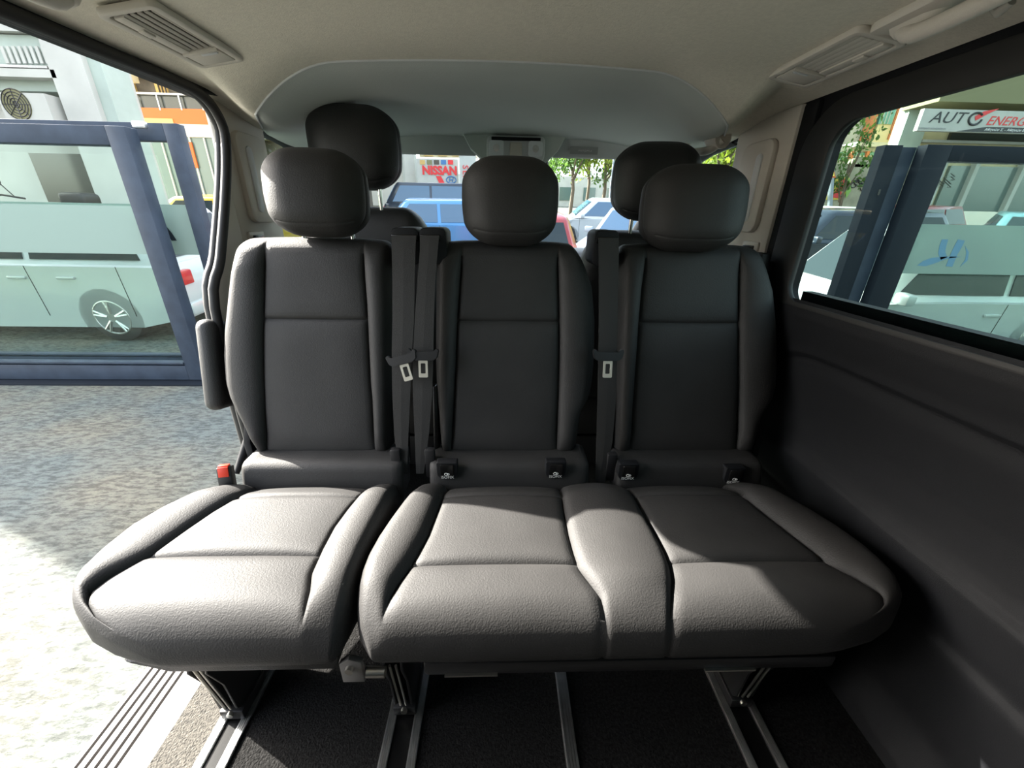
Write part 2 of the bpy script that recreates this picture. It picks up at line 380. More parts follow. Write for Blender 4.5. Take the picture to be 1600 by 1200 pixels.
def isofix(parent, u, v):
    c = at(u, v, 'y', .844)
    pc = prism('child_seat_anchor', [(c.x + x, c.z + z) for x, z in rrect(-.027, .027, -.022, .030, .016, 5, [.004, .004, .020, .020])], 'y', c.y - .004, c.y + .02, M['dark_trim'], parent, .002)
    prism('anchor_slot', [(c.x + x, c.z + z) for x, z in rrect(-.017, .017, -.008, .026, .003, 3)], 'y', c.y - .008, c.y - .003, M['gloss'], pc, .001)
    text('anchor_lettering', 'ISOFIX', .0115, M['white'], pc, (c.x, c.y - .0048, c.z - .0145), (1, 0, 0), (0, 0, 1), .0003)
    bm = bmesh.new()
    for r, dx in ((.0045, -.002), (.003, .003)):
        pts = [(c.x + dx + r * math.cos(a), c.y - .0088, c.z - .002 + r * .8 * math.sin(a)) for a in [k * math.pi / 6 for k in range(12)]]
        atube(bm, pts + pts[:1], .0007, 5)
    bmo('anchor_emblem', bm, M['white'], pc)

def leg(parent, x, flip=1):
    """support under a cushion: side plates, rods and a foot clamp on the floor rail"""
    pp = [(.70, .25), (.485, .25), (.475, .21), (.495, .14), (.50, .05), (.52, .02), (.63, .02), (.66, .10), (.70, .18)]
    l = prism('leg', pp, 'x', x - .020, x - .014, M['dsteel'], parent, .002)
    prism('side_plate', pp, 'x', x + .014, x + .020, M['dsteel'], l, .002)
    for dx in (-.006, .006): cyl('rod', (x + dx, .478, .22), (x + dx, .50, .05), .0026, M['steel'], l, 8)
    cyl('pivot_bolt', (x - .026, .50, .212), (x + .026, .50, .212), .008, M['steel'], l, 14)
    box('foot_clamp', (x, .58, .022), (.05, .16, .028), M['dsteel'], l, .004)
    cyl('clamp_bolt', (x, .495, .03), (x, .502, .03), .007, M['steel'], l, 10)
    return l

# ---- single seat
single = thing('single_seat', 'black leather single van seat in full sun beside the open door', 'seat', (-.50, .65, 0))
zo = [.40, .44, .47, .50, .53, .565, .60, .665, .73, .81, .87, .92, .96]
backrest(single, .56, zo, [-.655, -.675, -.690, -.705, -.722, -.738, -.745, -.743, -.734, -.716, -.702, -.685, -.665],
         [-.640, -.638, -.637, -.636, -.635, -.633, -.631, -.626, -.620, -.610, -.603, -.597, -.593], [-.344] * 6 + [-.346] * 4 + [-.348] * 3,
         [-.300, -.300, -.298, -.296, -.294, -.292, -.289, -.286, -.283, -.279, -.277, -.277, -.283])
sh = headrest(single, -.447, 1.075, 1.062, .232, .195, .13, tilt=-.12, rotz=.12)
cushion(single, [-1, -.62, .60, 1], [.43, .48, .515, .548, .608, .67, .729, .787, .857, .90],
        [([.43, .44, .455, .475, .50, .548, .608, .67, .729, .787, .857, .90], [-.56, -.62, -.675, -.725, -.763, -.800, -.820, -.822, -.800, -.760, -.715, -.68]),
         ([.43, .44, .455, .475, .50, .52, .548, .608, .67, .729, .787, .857, .90], [-.53, -.587, -.643, -.695, -.732, -.744, -.738, -.702, -.684, -.664, -.635, -.630, -.62]),
         [-.338, -.341, -.348, -.360, -.364, -.364, -.355, -.342, -.330, -.325], [-.275, -.272, -.268, -.268, -.267, -.262, -.258, -.256, -.258, -.26]],
        .600, [(1, 2)], [(0, 1), (2, 3)])
lumbar(single, -.675, -.255)
prism('cushion_skirt', [(-.70, .25), (-.30, .25), (-.31, .215), (-.62, .215)], 'y', .475, .86, M['leather_plain'], single, .006)
# folded armrest behind the outer side of the back
ar = box('armrest', (-.785, 1.05, .625), (.05, .12, .25), M['leather_plain'], single, .024, Matrix.Rotation(-.24, 3, 'X'), 4)
rec = tube('recliner_lever', [(-.695, .98, .47), (-.705, .96, .43), (-.715, .93, .39), (-.72, .90, .36)], [.012, .013, .011, .008], M['dark_trim'], single)
tag(rec, None)
prism('recliner_cover', [(.93, .33), (1.03, .33), (1.06, .55), (1.03, .60), (.99, .56), (.93, .44)], 'x', -.70, -.68, M['dark_trim'], single, .004)
buckle(single, (-.700, .842, .392), -.25, .2)
leg(single, -.572)
lt = prism('latch_bracket', [(-.305, .225), (-.285, .24), (-.262, .23), (-.262, .17), (-.305, .17), (-.305, .20)], 'y', .478, .49, M['sill'], single, .002)
cyl('latch_bolt', (-.285, .47, .215), (-.285, .495, .215), .008, M['steel'], lt, 12)
# ---- bench with two places
bench = thing('double_bench_seat', 'black leather two-place bench seat, the middle and right places', 'seat', (.26, .65, 0))
zc = [.40, .44, .483, .522, .545, .566, .60, .642, .70, .763, .85, .91, .96]
def two(dx, wide):
    backrest(bench, .52, zc, [a + dx for a in ([-.160, -.164, -.167, -.169, -.171, -.172, -.174, -.175, -.174, -.172, -.170, -.167, -.155] if not wide else [-.182, -.182, -.183, -.184, -.185, -.186, -.187, -.188, -.189, -.190, -.192, -.195, -.190])],
             [a + dx for a in ([-.134, -.132, -.129, -.126, -.125, -.123, -.121, -.118, -.115, -.112, -.104, -.099, -.096] if not wide else [-.138, -.138, -.137, -.137, -.137, -.137, -.136, -.136, -.135, -.135, -.133, -.128, -.125])],
             [a + dx for a in ([.164] * 8 + [.163, .161, .156, .153, .152] if not wide else [.174, .172, .170, .166, .165, .163, .160, .155, .148, .142, .133, .128, .126])],
             [a + dx for a in ([.217, .226, .230, .236, .250, .259, .264, .266, .266, .264, .252, .226, .195] if not wide else [.228, .230, .232, .245, .262, .276, .282, .280, .272, .262, .240, .210, .180])])
two(0, False); two(.510, True)
headrest(bench, .026, 1.065, 1.052, .232, .20, .12, tilt=-.12)
headrest(bench, .487, 1.065, 1.045, .250, .20, .12, tilt=-.12, rotz=-.12)
cushion(bench, [-1, -.83, -.22, .17, .82, 1], [.43, .47, .50, .53, .56, .60, .65, .70, .75, .80, .84, .90],
        [[-.222, -.252, -.264, -.274, -.280, -.282, -.276, -.264, -.248, -.228, -.215, -.20],
         [-.203, -.202, -.198, -.190, -.178, -.166, -.154, -.148, -.142, -.138, -.134, -.13],
         [.190, .192, .190, .176, .162, .157, .155, .156, .158, .162, .165, .168],
         [.304, .312, .324, .338, .347, .351, .350, .347, .344, .340, .338, .334],
         ([.43, .44, .455, .475, .495, .53, .56, .60, .65, .70, .75, .80, .84, .90], [.53, .60, .665, .715, .728, .705, .681, .670, .655, .641, .628, .616, .606, .60]),
         ([.43, .44, .455, .475, .50, .53, .56, .60, .65, .70, .75, .80, .84, .90], [.565, .640, .705, .752, .785, .802, .808, .810, .800, .778, .748, .718, .690, .66])],
        .572, [(1, 2), (3, 4)], [(0, 1), (2, 3), (4, 5)])
lumbar(bench, -.185, .245); lumbar(bench, .320, .725)
box('seat_pan', (.26, .66, .232), (.80, .40, .035), M['black'], bench, .008)
for x0, x1 in ((-.10, .0), (.40, .50)): tag(box('pan_edge', ((x0 + x1) / 2, .458, .222), (x1 - x0, .006, .004), M['steel'], bench), 'bright bare edge of the seat pan')
for u, v in ((699, 737), (868, 736), (981, 739), (1146, 745)): isofix(bench, u, v)
prism('recliner_cover', [(.93, .33), (1.03, .33), (1.06, .55), (1.03, .60), (.99, .56), (.93, .44)], 'x', .735, .755, M['dark_trim'], bench, .004)
box('armrest', (.768, 1.07, .64), (.03, .10, .27), M['leather_plain'], bench, .02, Matrix.Rotation(-.24, 3, 'X'), 4)
for x in (-.203, .550): leg(bench, x)
cyl('latch_bolt', (-.25, .47, .215), (-.215, .47, .215), .010, M['steel'], bench, 14)
buckle(bench, tuple(at(937, 792, 'y', .765)), -.35); buckle(bench, tuple(at(1224, 797, 'y', .79)), -.35, -.2)
# belts hanging in the gaps between the backs
def belt(parent, rows, tu, tv, ang, hx, lab=None):
    s = strap('seat_belt', rows, parent, lambda v: .050 if v < 600 else .050 - .012 * (v - 600) / 150)
    tongue(s, tu, tv, ang)
    a, b = rows[0][0], rows[0][1]; top = offplane((a + b) / 2, rows[0][2], .035)
    wdt = abs(offplane(b, rows[0][2]).x - offplane(a, rows[0][2]).x)
    g = prism('belt_guide', rrect(top.x - wdt / 2 - hx[0], top.x + wdt / 2 + hx[1], top.z - .07, top.z + .018, .016, 5), 'y', top.y + .010, top.y + .11, M['dark_trim'], parent, .006)
    box('guide_slot', (top.x, top.y + .009, top.z - .006), (wdt * 1.02, .006, .016), M['gloss'], g, .002)
    return s
belt(single, [(611, 650, 368), (612, 649, 390), (613, 648, 430), (613, 647, 500), (612, 643, 560), (613, 641, 620), (616, 638, 680), (624, 636, 740)], 629, 561, -.28, (.004, .004))
belt(bench, [(656, 686, 368), (656, 684, 390), (652, 680, 440), (648, 678, 500), (645, 677, 560), (645, 675, 620), (648, 670, 680), (650, 662, 740)], 661, 555, 0, (.004, .016))
belt(bench, [(935, 967, 372), (936, 967, 400), (936, 966, 440), (936, 965, 500), (935, 964, 560), (934, 963, 620), (932, 957, 690), (930, 944, 760)], 950, 556, 0, (.006, .004))
for pr, u, v in ((single, 620, 722), (bench, 673, 722), (bench, 954, 728)):
    c = at(u, v, 'y', .885); box('belt_anchor', tuple(c), (.026, .02, .085), M['black'], pr, .003)
for pr, x in ((single, -.268), (bench, -.175), (bench, .315)):
    box('side_cover', (x, .975, .47), (.016, .06, .24), M['gloss'], pr, .006, Matrix.Rotation(-.24, 3, 'X'))

# ---- two front seats of the cab, seen from behind
def cab_seat(label, cx, top, hz, hw, rz):
    t = thing('cab_seat', label, 'seat', (cx, 1.5, 0), 'front seats of the cab')
    xs = nodes([-1, 1], 24); zs = nodes([-1, 1], 24); ys = nodes([-1, 1], 8)
    def deform(V, P):
        z = V[:, 2]; k = 1 - .30 * np.clip((z - .45) / .55, 0, 1) ** 1.6
        return np.stack([cx + V[:, 0] * .245 * k, 1.46 + V[:, 1] * .07 + z * .02, (top + .35) / 2 + z * (top - .35) / 2], 1)
    upholstery('backrest', xs, ys, zs, (.25, .9, .15), deform, M['leather_plain'], t)
    headrest(t, cx, 1.455, hz, hw, .235, .15, tilt=.1, rotz=rz, mat_=M['leather_plain'], posts=False)
    for sx in (-.065, .065): cyl('headrest_post', (cx + sx, 1.44, top - .03), (cx + sx, 1.44, hz - .06), .007, M['chrome'], t, 12)
    box('seat_base', (cx, 1.68, .25), (.48, .5, .2), M['leather_plain'], t, .05)
    box('pedestal', (cx, 1.66, .0751), (.38, .42, .15), M['black'], t, .01)
cab_seat('tall black cab seat behind the single seat, its headrest near the roof', -.462, 1.045, 1.212, .275, .10)
cab_seat('lower black cab seat behind the right place of the bench', .520, .985, 1.135, .275, -.10)

# ------------------------------------------------------------------ van interior (setting)
def struct(o): o['kind'] = 'structure'; return o
struct(b2('floor', (-.69, -.9, -.06), (.86, 2.25, 0), M['carpet']))
# carpet strip with sunlight put into its colour, step sill with grooves
struct(b2('trim_1', (-.695, -.9, -.03), (-.605, 1.2, .004), M['carpet_lit']))
gp = [(-.87, -.10), (-.87, -.022)]
x = -.868
for k in range(5):
    a = -.858 + k * .020; gp += [(a, -.020), (a + .0005, -.036), (a + .0075, -.036), (a + .008, -.020)]
gp += [(-.722, -.020), (-.705, -.004), (-.696, -.004), (-.696, -.10)]
struct(prism('trim_2', gp, 'y', -.9, 1.25, M['sill']))
struct(b2('trim_3', (-.865, -.9, -.45), (-.80, 2.2, -.10), M['sill'], None, .01))
# wall_right: trimmed side panel, swept along Y
prof = [(.775, .838), (.768, .825), (.770, .80), (.782, .765), (.794, .735), (.800, .712), (.806, .706), (.812, .700), (.818, .66), (.834, .60), (.846, .54), (.850, .49), (.850, .455), (.846, .43), (.838, .418), (.836, .410), (.84, .36), (.843, .30), (.835, .285), (.835, .20), (.83, .10), (.80, .03), (.795, .0)]
def rw(u, v):
    y = -.9 + 2.0 * v; i = u * (len(prof) - 1); k = min(int(i), len(prof) - 2); f = i - k
    X = prof[k][0] * (1 - f) + prof[k + 1][0] * f; Z = prof[k][1] * (1 - f) + prof[k + 1][1] * f
    fe = max(0, (y - .82) / .28)
    if .30 < Z < .70: X += -(X - .80) * fe ** 2 * .9
    if .40 < Z < .80: Z -= .16 * fe ** 3 * (1 - abs(Z - .6) / .2) if abs(Z - .6) < .2 else 0
    return (X, y, Z)
struct(grid('wall_right', 110, 60, rw, M['dark_trim']))
struct(b2('wall_right', (.87, -.9, -.45), (.90, 1.1, .84), M['dark_trim']))
# right window frame and glass
yi0, yi1 = -.62, 1.03
oo = rrect(-.9, 1.13, .815, 1.285, .10, 8, [.12, .02, .02, .02]); ii = rrect(yi0, yi1, .832, 1.228, .05, 8, [.055, .05, .05, .045])
struct(prism('trim_4', oo, 'x', .768, .784, M['rubber'], None, .006, holes=ii))
oo2 = rrect(-.9, 1.13, .815, 1.285, .10, 8, [.12, .02, .02, .02]); ii2 = rrect(yi0 - .02, yi1 + .02, .815 + .002, 1.245, .05, 8)
struct(b2('window_1', (.790, yi0 - .01, .82), (.794, yi1 + .01, 1.24), M['win']))
struct(prism('trim_5', rrect(-.9, 1.16, .80, 1.36, .02, 8), 'x', .795, .815, M['dark_trim'], None, 0, holes=[(a + (.02 if a > .5 else -.02), b + (.012 if b > 1 else -.012)) for a, b in ii]))
# left side: wall behind the camera, header over the open door, door front edge with rubber seal
struct(b2('wall_left', (-.83, -.9, -.10), (-.76, .12, 1.36), M['dark_trim']))
sealp = [(-.745, .12, 1.288), (-.745, .5, 1.290), (-.745, .86, 1.292), (-.745, 1.10, 1.295), (-.745, 1.19, 1.288), (-.745, 1.235, 1.262), (-.748, 1.258, 1.215), (-.752, 1.235, 1.13), (-.755, 1.19, 1.03), (-.757, 1.12, .90), (-.765, 1.06, .78), (-.77, 1.05, .4), (-.77, 1.05, 0)]
def smoothpts(p, n=4):
    out = []
    for i in range(len(p) - 1):
        a, b, c, d = [Vector(p[max(0, min(len(p) - 1, j))]) for j in (i - 1, i, i + 1, i + 2)]
        for k in range(n):
            t = k / n; out.append(.5 * ((2 * b) + (c - a) * t + (2 * a - 5 * b + 4 * c - d) * t * t + (3 * b - a - 3 * c + d) * t ** 3))
    return out + [Vector(p[-1])]
struct(tube('trim_6', smoothpts(sealp), .012, M['rubber'], None, 10))
struct(tube('trim_7', [p + Vector((-.02, .012, .006)) for p in smoothpts(sealp)], .014, M['rubber'], None, 10))
struct(b2('trim_19', (.785, -.9, 1.262), (.84, 2.0, 1.40), M['dark_trim']))
struct(b2('trim_8', (-.83, -.9, 1.30), (-.745, 2.0, 1.42), M['dark_trim']))
# B pillars
def pillar(sx, y0, y1, label):
    p = struct(b2('trim_9' if sx < 0 else 'trim_10', (sx * .765, y0, .92), (sx * .788, y1, 1.30), M['beige'], None, .009))
    r = prism('belt_height_cover', rrect(y0 + .05, y0 + .20, .99, 1.235, .03, 5), 'x', sx * .748, sx * .768, M['beige'], p, .008)
    prism('cover_recess', rrect(y0 + .085, y0 + .115, 1.02, 1.20, .014, 5), 'x', sx * .744, sx * .750, M['visor'], r, .003)
    prism('slot_frame', rrect(y0 + .025, y0 + .105, .925, .965, .004, 2), 'x', sx * .758, sx * .770, M['beige'], p, .002)
    prism('belt_slot', rrect(y0 + .04, y0 + .09, .935, .955, .003, 2), 'x', sx * .752, sx * .760, M['gloss'], p, .001)
    prism('slot_lining', rrect(y0 + .045, y0 + .085, .943, .947, .001, 1), 'x', sx * .750, sx * .753, M['white'], p)
    return p
pillar(-1, 1.255, 1.50, ''); pillar(1, 1.16, 1.44, '')
struct(prism('trim_11', [(1.075, 0), (1.08, .78), (1.14, .90), (1.21, 1.03), (1.255, 1.10), (1.50, 1.10), (1.50, 0)], 'x', -.785, -.768, M['beige'], None, .004))
struct(b2('trim_12', (.765, 1.10, 0), (.83, 1.44, .92), M['dark_trim'], None, .01))
struct(b2('trim_13', (.772, 1.11, .80), (.83, 1.165, 1.30), M['dark_trim'], None, .01))
struct(box('trim_14', (.745, 1.135, .86), (.03, .05, .16), M['black'], None, .006))
# cab doors: lower walls, window glass, A pillars
for sx in (-1, 1):
    struct(b2('wall_left' if sx < 0 else 'wall_right', (sx * .80, 1.45, -.1), (sx * .85, 2.3, .90), M['dark_trim'], None, .01))
    struct(b2('window_%d' % (2 if sx < 0 else 3), (sx * .815, 1.46, .90), (sx * .82, 2.45, 1.30), M['win']))
    ap = tube('trim_16' if sx < 0 else 'trim_17', smoothpts([(sx * .80, 1.50, 1.285), (sx * .80, 1.75, 1.265), (sx * .80, 2.05, 1.17), (sx * .80, 2.45, .93)]), .030, M['black'], None, 10)
    struct(ap)
struct(b2('wall_back', (-.86, -.96, -.1), (.86, -.90, .82), M['dark_trim']))
for a_, b_ in (((-.86, -.96, .82), (-.70, -.90, 1.38)), ((.70, -.96, .82), (.86, -.90, 1.38)), ((-.70, -.96, 1.28), (.70, -.90, 1.38))): struct(b2('wall_back', a_, b_, M['dark_trim']))
struct(b2('window_5', (-.70, -.94, .82), (.70, -.935, 1.28), M['privacy']))
struct(b2('wall_front', (-.85, 2.43, -.1), (.85, 2.50, .84), M['black']))
dash = thing('dashboard', 'black dashboard under the windscreen', 'dashboard', (0, 2.15, 0))
prism('dashboard_body', [(1.95, .45), (1.93, .80), (2.0, .865), (2.2, .875), (2.42, .86), (2.42, .30), (2.1, .25)], 'x', -.79, .79, M['black'], dash, .02)
# windscreen
def ws(u, v):
    x = -.80 + 1.6 * u; b = .10 * (1 - (x / .8) ** 2)
    return (x, 2.02 + b * .3 + (2.50 - 2.02) * (1 - v) + b * .4 * (1 - v), .87 + .42 * v)
wsg = struct(grid('window_4', 12, 6, ws, M['wscreen']))
# ceiling, rear part: soft dome that ends in an arched seam, cab part beyond
def sstep(a, b, x): t = min(1, max(0, (x - a) / (b - a))); return t * t * (3 - 2 * t)
def ceil(u, v):
    x = -.775 + 1.55 * u; q = abs(x + .01); a = abs(x) / .775
    ye = 1.16 + .05 * min(1, max(0, (q - .40) / .22)) ** 2 + 2.1 * max(0, q - .62)
    y = -.9 + (ye + .9) * v
    z = 1.354 - .042 * a ** 2 - .012 * a ** 8
    c = sstep(1.0 + .2 * sstep(.64, .72, q), ye if q > .66 else min(1.27, ye), y) if q > .42 else sstep(.95, 1.16, y)
    z -= c * (-.010 + .080 * min(1, max(0, (q - .38) / .24)) ** 1.8 - .032 * sstep(.62, .76, q))
    return (x, y, z)
struct(grid('ceiling', 120, 80, ceil, M['head']))
def ceil2(u, v):
    x0, y0, z0 = ceil(u, 1.0); x = x0 * (1 + .04 * v)
    ye = 1.97 - .10 * (abs(x) / .8) ** 2; y = y0 + (ye - y0) * v
    ze = 1.332 - .095 * (abs(x) / .8) ** 4
    z = z0 + (ze - z0) * sstep(0, 1, v) + .007 * math.exp(-(v / .05) ** 2) - .003
    return (x, y, z)
struct(grid('ceiling', 120, 40, ceil2, M['head2']))
pts = [Vector(ceil(u / 120, 1.0)) + Vector((0, -.001, -.001)) for u in range(2, 119)]
struct(tube('trim_18', pts, .0028, M['visor'], None, 8))
struct(b2('ceiling', (-.86, -.92, 1.375), (.86, 2.0, 1.40), M['dark_trim']))     # outer roof skin
# air vents in the ceiling
def air_vent(label, c, sx, open_, flip):
    t = thing('air_vent', label, 'air vent', c, None)
    x, y, z = c; W, L = .100, .245
    prism('vent_frame', rrect(x - W / 2, x + W / 2, y - L / 2, y + L / 2, .014, 4), 'z', z - .006, z + .006, M['beige'], t, .003, holes=rrect(x - W / 2 + .013, x + W / 2 - .013, y - L / 2 + .012, y + L / 2 - .012, .006, 4))
    box('back_plate', (x, y, z + .004), (W - .02, L - .02, .004), M['gloss' if open_ else 'beige'], t)
    ya = y - flip * .065; sgn = flip
    box('blank_plate', (x, y + flip * .083, z - .001), (W - .030, .052, .010), M['beige'], t, .002)
    box('divider', (x, y + flip * .050, z - .002), (W - .030, .006, .012), M['beige'], t, .001)
    box('side_plate', (x + sx * .025, y - flip * .030, z - .001), (.018, .148, .010), M['beige'], t, .002)
    for k in range(5):
        xx = x - sx * (.033 - k * .0120)
        box('slat', (xx, y - flip * .030, z - .001), (.0060 if open_ else .0112, .148, .004), M['beige'], t, .0008, Matrix.Rotation((.5 if open_ else .05) * sx, 3, 'Y'))
    w1 = box('thumb_wheel', (x - sx * .012, y + flip * .060, z - .004), (.034, .007, .008), M['visor'], t, .002)
    w2 = box('slider', (x + sx * .025, y - flip * .05, z - .007), (.012, .026, .005), M['beige'], t, .002)
    t.rotation_euler = (0, -sx * -.16, 0)
air_vent('beige ceiling air vent with dark open slats above the open door', (-.603, .945, 1.318), -1, True, 1)
air_vent('beige ceiling air vent with closed slats above the right window', (.648, .935, 1.314), 1, False, 1)
# grab handles
def grab(label, p0, p1, sx, hook):
    t = thing('grab_handle', label, 'handle', p0)
    a = Vector(p0); b = Vector(p1); d = (b - a)
    base = tube('handle_base', [a + Vector((0, 0, .005)), a + d * .2 + Vector((0, 0, .002)), a + d * .3 + Vector((0, 0, .008))], [.025, .022, .013], M['beige'], t, 14)
    tube('handle_base', [b + Vector((0, 0, .005)), b - d * .2 + Vector((0, 0, .002)), b - d * .3 + Vector((0, 0, .008))], [.030, .026, .015], M['beige'], t, 14)
    q = Vector((-sx * .012, 0, -.026))
    tube('grip', smoothpts([a, a + d * .15 + q, a + d * .5 + q * 1.2, b - d * .15 + q, b]), .0125, M['beige'], t, 14)
    if hook:
        prism('handle_plate', rrect(min(p0[0], p1[0]) - .030, max(p0[0], p1[0]) + .030, p1[1] - .03, p0[1] + .035, .026, 5), 'z', p0[2] - .006, p0[2] + .010, M['beige'], t, .005)
        b2('lamp_lens', (p0[0] + .005, p0[1] - .16, p0[2] - .010), (p0[0] + .028, p0[1] - .11, p0[2] - .004), M['gloss'], t)
        h = a + d * .42 + Vector((sx * .03, 0, .0))
        tube('coat_hook', [h, h + Vector((0, 0, -.02)), h + Vector((-.003, -.012, -.032)), h + Vector((-.004, -.024, -.026))], [.010, .008, .007, .006], M['beige'], t, 10)
grab('beige grab handle with coat hook above the right window', (.655, .79, 1.318), (.645, .52, 1.325), 1, True)
grab('beige grab handle at the ceiling edge above the open door', (-.665, .80, 1.325), (-.660, .50, 1.325), -1, False)
grab('grey grab handle above the cab door on the right', (.64, 1.62, 1.275), (.70, 1.40, 1.255), 1, False)
# visors, console
def visor(label, x0, x1):
    t = thing('sun_visor', label, 'sun visor', ((x0 + x1) / 2, 1.98, 1.27))
    R = Matrix.Rotation(math.radians(12), 3, 'X')
    box('visor_board', ((x0 + x1) / 2, 1.93, 1.300), (x1 - x0, .022, .080), M['visor'], t, .010, R, 4)
    return t
v1 = visor('grey sun visor left of the roof lamp', -.47, -.10)
v2 = visor('grey sun visor right of the roof lamp with a warning sticker', .225, .62)
bs = Vector((.36, 1.912, 1.288)); stk = box('warning_sticker', bs, (.12, .001, .028), M['grey'], v2, 0, Matrix.Rotation(math.radians(12), 3, 'X'))
text('sticker_print', 'AIRBAG', .017, M['white'], stk, bs + Vector((.005, -.001, .001)), (1, 0, 0), (0, math.sin(.2), math.cos(.2)), .0003)
rc = thing('roof_console', 'grey overhead console with two clear map lamps above the windscreen', 'lamp', (.065, 1.95, 1.27))
prism('console_housing', rrect(-.055, .185, 1.235, 1.325, .02, 5), 'y', 1.84, 1.92, M['visor'], rc, .010)
for xx in (-.015, .145): prism('lamp_lens', rrect(xx - .030, xx + .030, 1.250, 1.306, .010, 4), 'y', 1.829, 1.840, M['lens'], rc, .003)
for xx in (-.015, .145): cyl('lamp_reflector', (xx, 1.824, 1.278), (xx, 1.830, 1.278), .013, M['chrome'], rc)
box('lamp_switch', (.065, 1.836, 1.276), (.05, .014, .05), M['beige'], rc, .006); box('console_button', (.065, 1.836, 1.312), (.20, .01, .012), M['dark_trim'], rc, .002)
prism('console_surround', [(-.16, 1.345), (.28, 1.345), (.245, 1.28), (.195, 1.235), (-.065, 1.235), (-.125, 1.28)], 'y', 1.87, 1.98, M['head2'], rc, .006)
mirror = thing('rear_view_mirror', 'black rear-view mirror stem behind the middle headrest', 'mirror', (.065, 1.96, 1.25))
box('mirror_body', (.058, 1.95, 1.222), (.31, .03, .065), M['black'], mirror, .012, None, 4)
cyl('mirror_stem', (.058, 1.96, 1.23), (.058, 2.00, 1.30), .012, M['black'], mirror)

# floor rails
def rail(label, xa, xb):
    t = thing('floor_rail', label, 'rail', ((xa + xb) / 2, .5, 0), 'aluminium seat rails in the dark carpet' if False else None)
    if xb - xa < .03:
        boxes('rail_strip', [(((xa + xb) / 2 + dx, .4, .004), (.0045, 2.2, .008)) for dx in (-.009, -.003, .003, .009)], M['alu'], t)
        b2('rail_bed', (xa - .002, -.7, .0), (xb + .002, 1.5, .005), M['alu'], t)
    else:
        for a, b in ((xa, xa + .018), (xb - .018, xb)):
            s = b2('rail_strip', (a, -.7, .0), (b, 1.5, .006), M['alu'], t)
            boxes('rail_rib', [((a + .0025 + k * .0043, .4, .0065), (.002, 2.2, .002)) for k in range(4)], M['alu'], s)
        b2('rail_channel', (xa + .018, -.7, .0), (xb - .018, 1.5, .002), M['gloss'], t)
rail('aluminium floor rail nearest the door sill, in the sun', -.605, -.540)
rail('aluminium double floor rail between the single seat and the bench', -.240, -.165)
rail('single slim aluminium rail under the middle of the bench', .142, .164)
rail('aluminium floor rail under the right end of the bench', .510, .590)

# ------------------------------------------------------------------ outside
M['concrete'] = mat('yard_concrete', (.165, .155, .118), .92, noise=(1.3, .3), col2=(.105, .125, .118), bump=(9, 1.0, 'noise', .03))
def tune_ground():
    m = M['concrete']; t = m.node_tree; b = t.nodes['Principled BSDF']; tc = t.nodes.new('ShaderNodeTexCoord')
    n = t.nodes.new('ShaderNodeTexNoise'); n.inputs['Scale'].default_value = 26; n.inputs['Detail'].default_value = 10; n.inputs['Roughness'].default_value = .7
    mp = t.nodes.new('ShaderNodeMapping'); mp.inputs['Scale'].default_value = (.55, 1.6, 1); mp.inputs['Rotation'].default_value = (0, 0, .35)
    t.links.new(tc.outputs['Object'], mp.inputs[0]); t.links.new(mp.outputs[0], n.inputs['Vector'])
    bp = t.nodes.new('ShaderNodeBump'); bp.inputs['Strength'].default_value = .9; bp.inputs['Distance'].default_value = .02
    old = [l for l in t.links if l.to_socket == b.inputs['Normal']][0].from_node
    t.links.new(n.outputs[0], bp.inputs['Height']); t.links.new(old.outputs[0], bp.inputs['Normal']); t.links.new(bp.outputs[0], b.inputs['Normal'])
    src = [l for l in t.links if l.to_socket == b.inputs['Base Color']][0].from_socket
    r = t.nodes.new('ShaderNodeValToRGB'); r.color_ramp.elements[0].position = .42; r.color_ramp.elements[1].position = .56; r.color_ramp.elements[0].color = (.30, .30, .30, 1); r.color_ramp.elements[1].color = (1, 1, 1, 1)
    mx = t.nodes.new('ShaderNodeMixRGB'); mx.blend_type = 'MULTIPLY'; mx.inputs[0].default_value = .8
    t.links.new(n.outputs[0], r.inputs[0]); t.links.new(src, mx.inputs[1]); t.links.new(r.outputs[0], mx.inputs[2]); t.links.new(mx.outputs[0], b.inputs['Base Color'])
tune_ground()
def gz(y): return -.55 if y < 4.2 else -.55 + .078 * (y - 4.2)
def gnd(u, v):
    x = -45 + 100 * u; y = -20 + 80 * v; return (x, y, gz(y))
nv = 80
struct(grid('floor', 20, nv, gnd, M['concrete']))
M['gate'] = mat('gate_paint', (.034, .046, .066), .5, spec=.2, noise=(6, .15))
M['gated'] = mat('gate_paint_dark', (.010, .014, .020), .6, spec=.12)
M['frost'] = bpy.data.materials.new('frosted_film')
m = M['frost']; m.use_nodes = True; t = m.node_tree; t.nodes.clear()
o = t.nodes.new('ShaderNodeOutputMaterial'); a = t.nodes.new('ShaderNodeBsdfTransparent'); d = t.nodes.new('ShaderNodeBsdfDiffuse'); tr = t.nodes.new('ShaderNodeBsdfTranslucent'); ad = t.nodes.new('ShaderNodeMixShader'); x_ = t.nodes.new('ShaderNodeMixShader')
d.inputs[0].default_value = (.28, .36, .32, 1); tr.inputs[0].default_value = (.30, .40, .36, 1); ad.inputs[0].default_value = .12; x_.inputs[0].default_value = .86; a.inputs[0].default_value = (.7, .85, .8, 1)
t.links.new(d.outputs[0], ad.inputs[1]); t.links.new(tr.outputs[0], ad.inputs[2]); t.links.new(a.outputs[0], x_.inputs[1]); t.links.new(ad.outputs[0], x_.inputs[2]); t.links.new(x_.outputs[0], o.inputs[0])
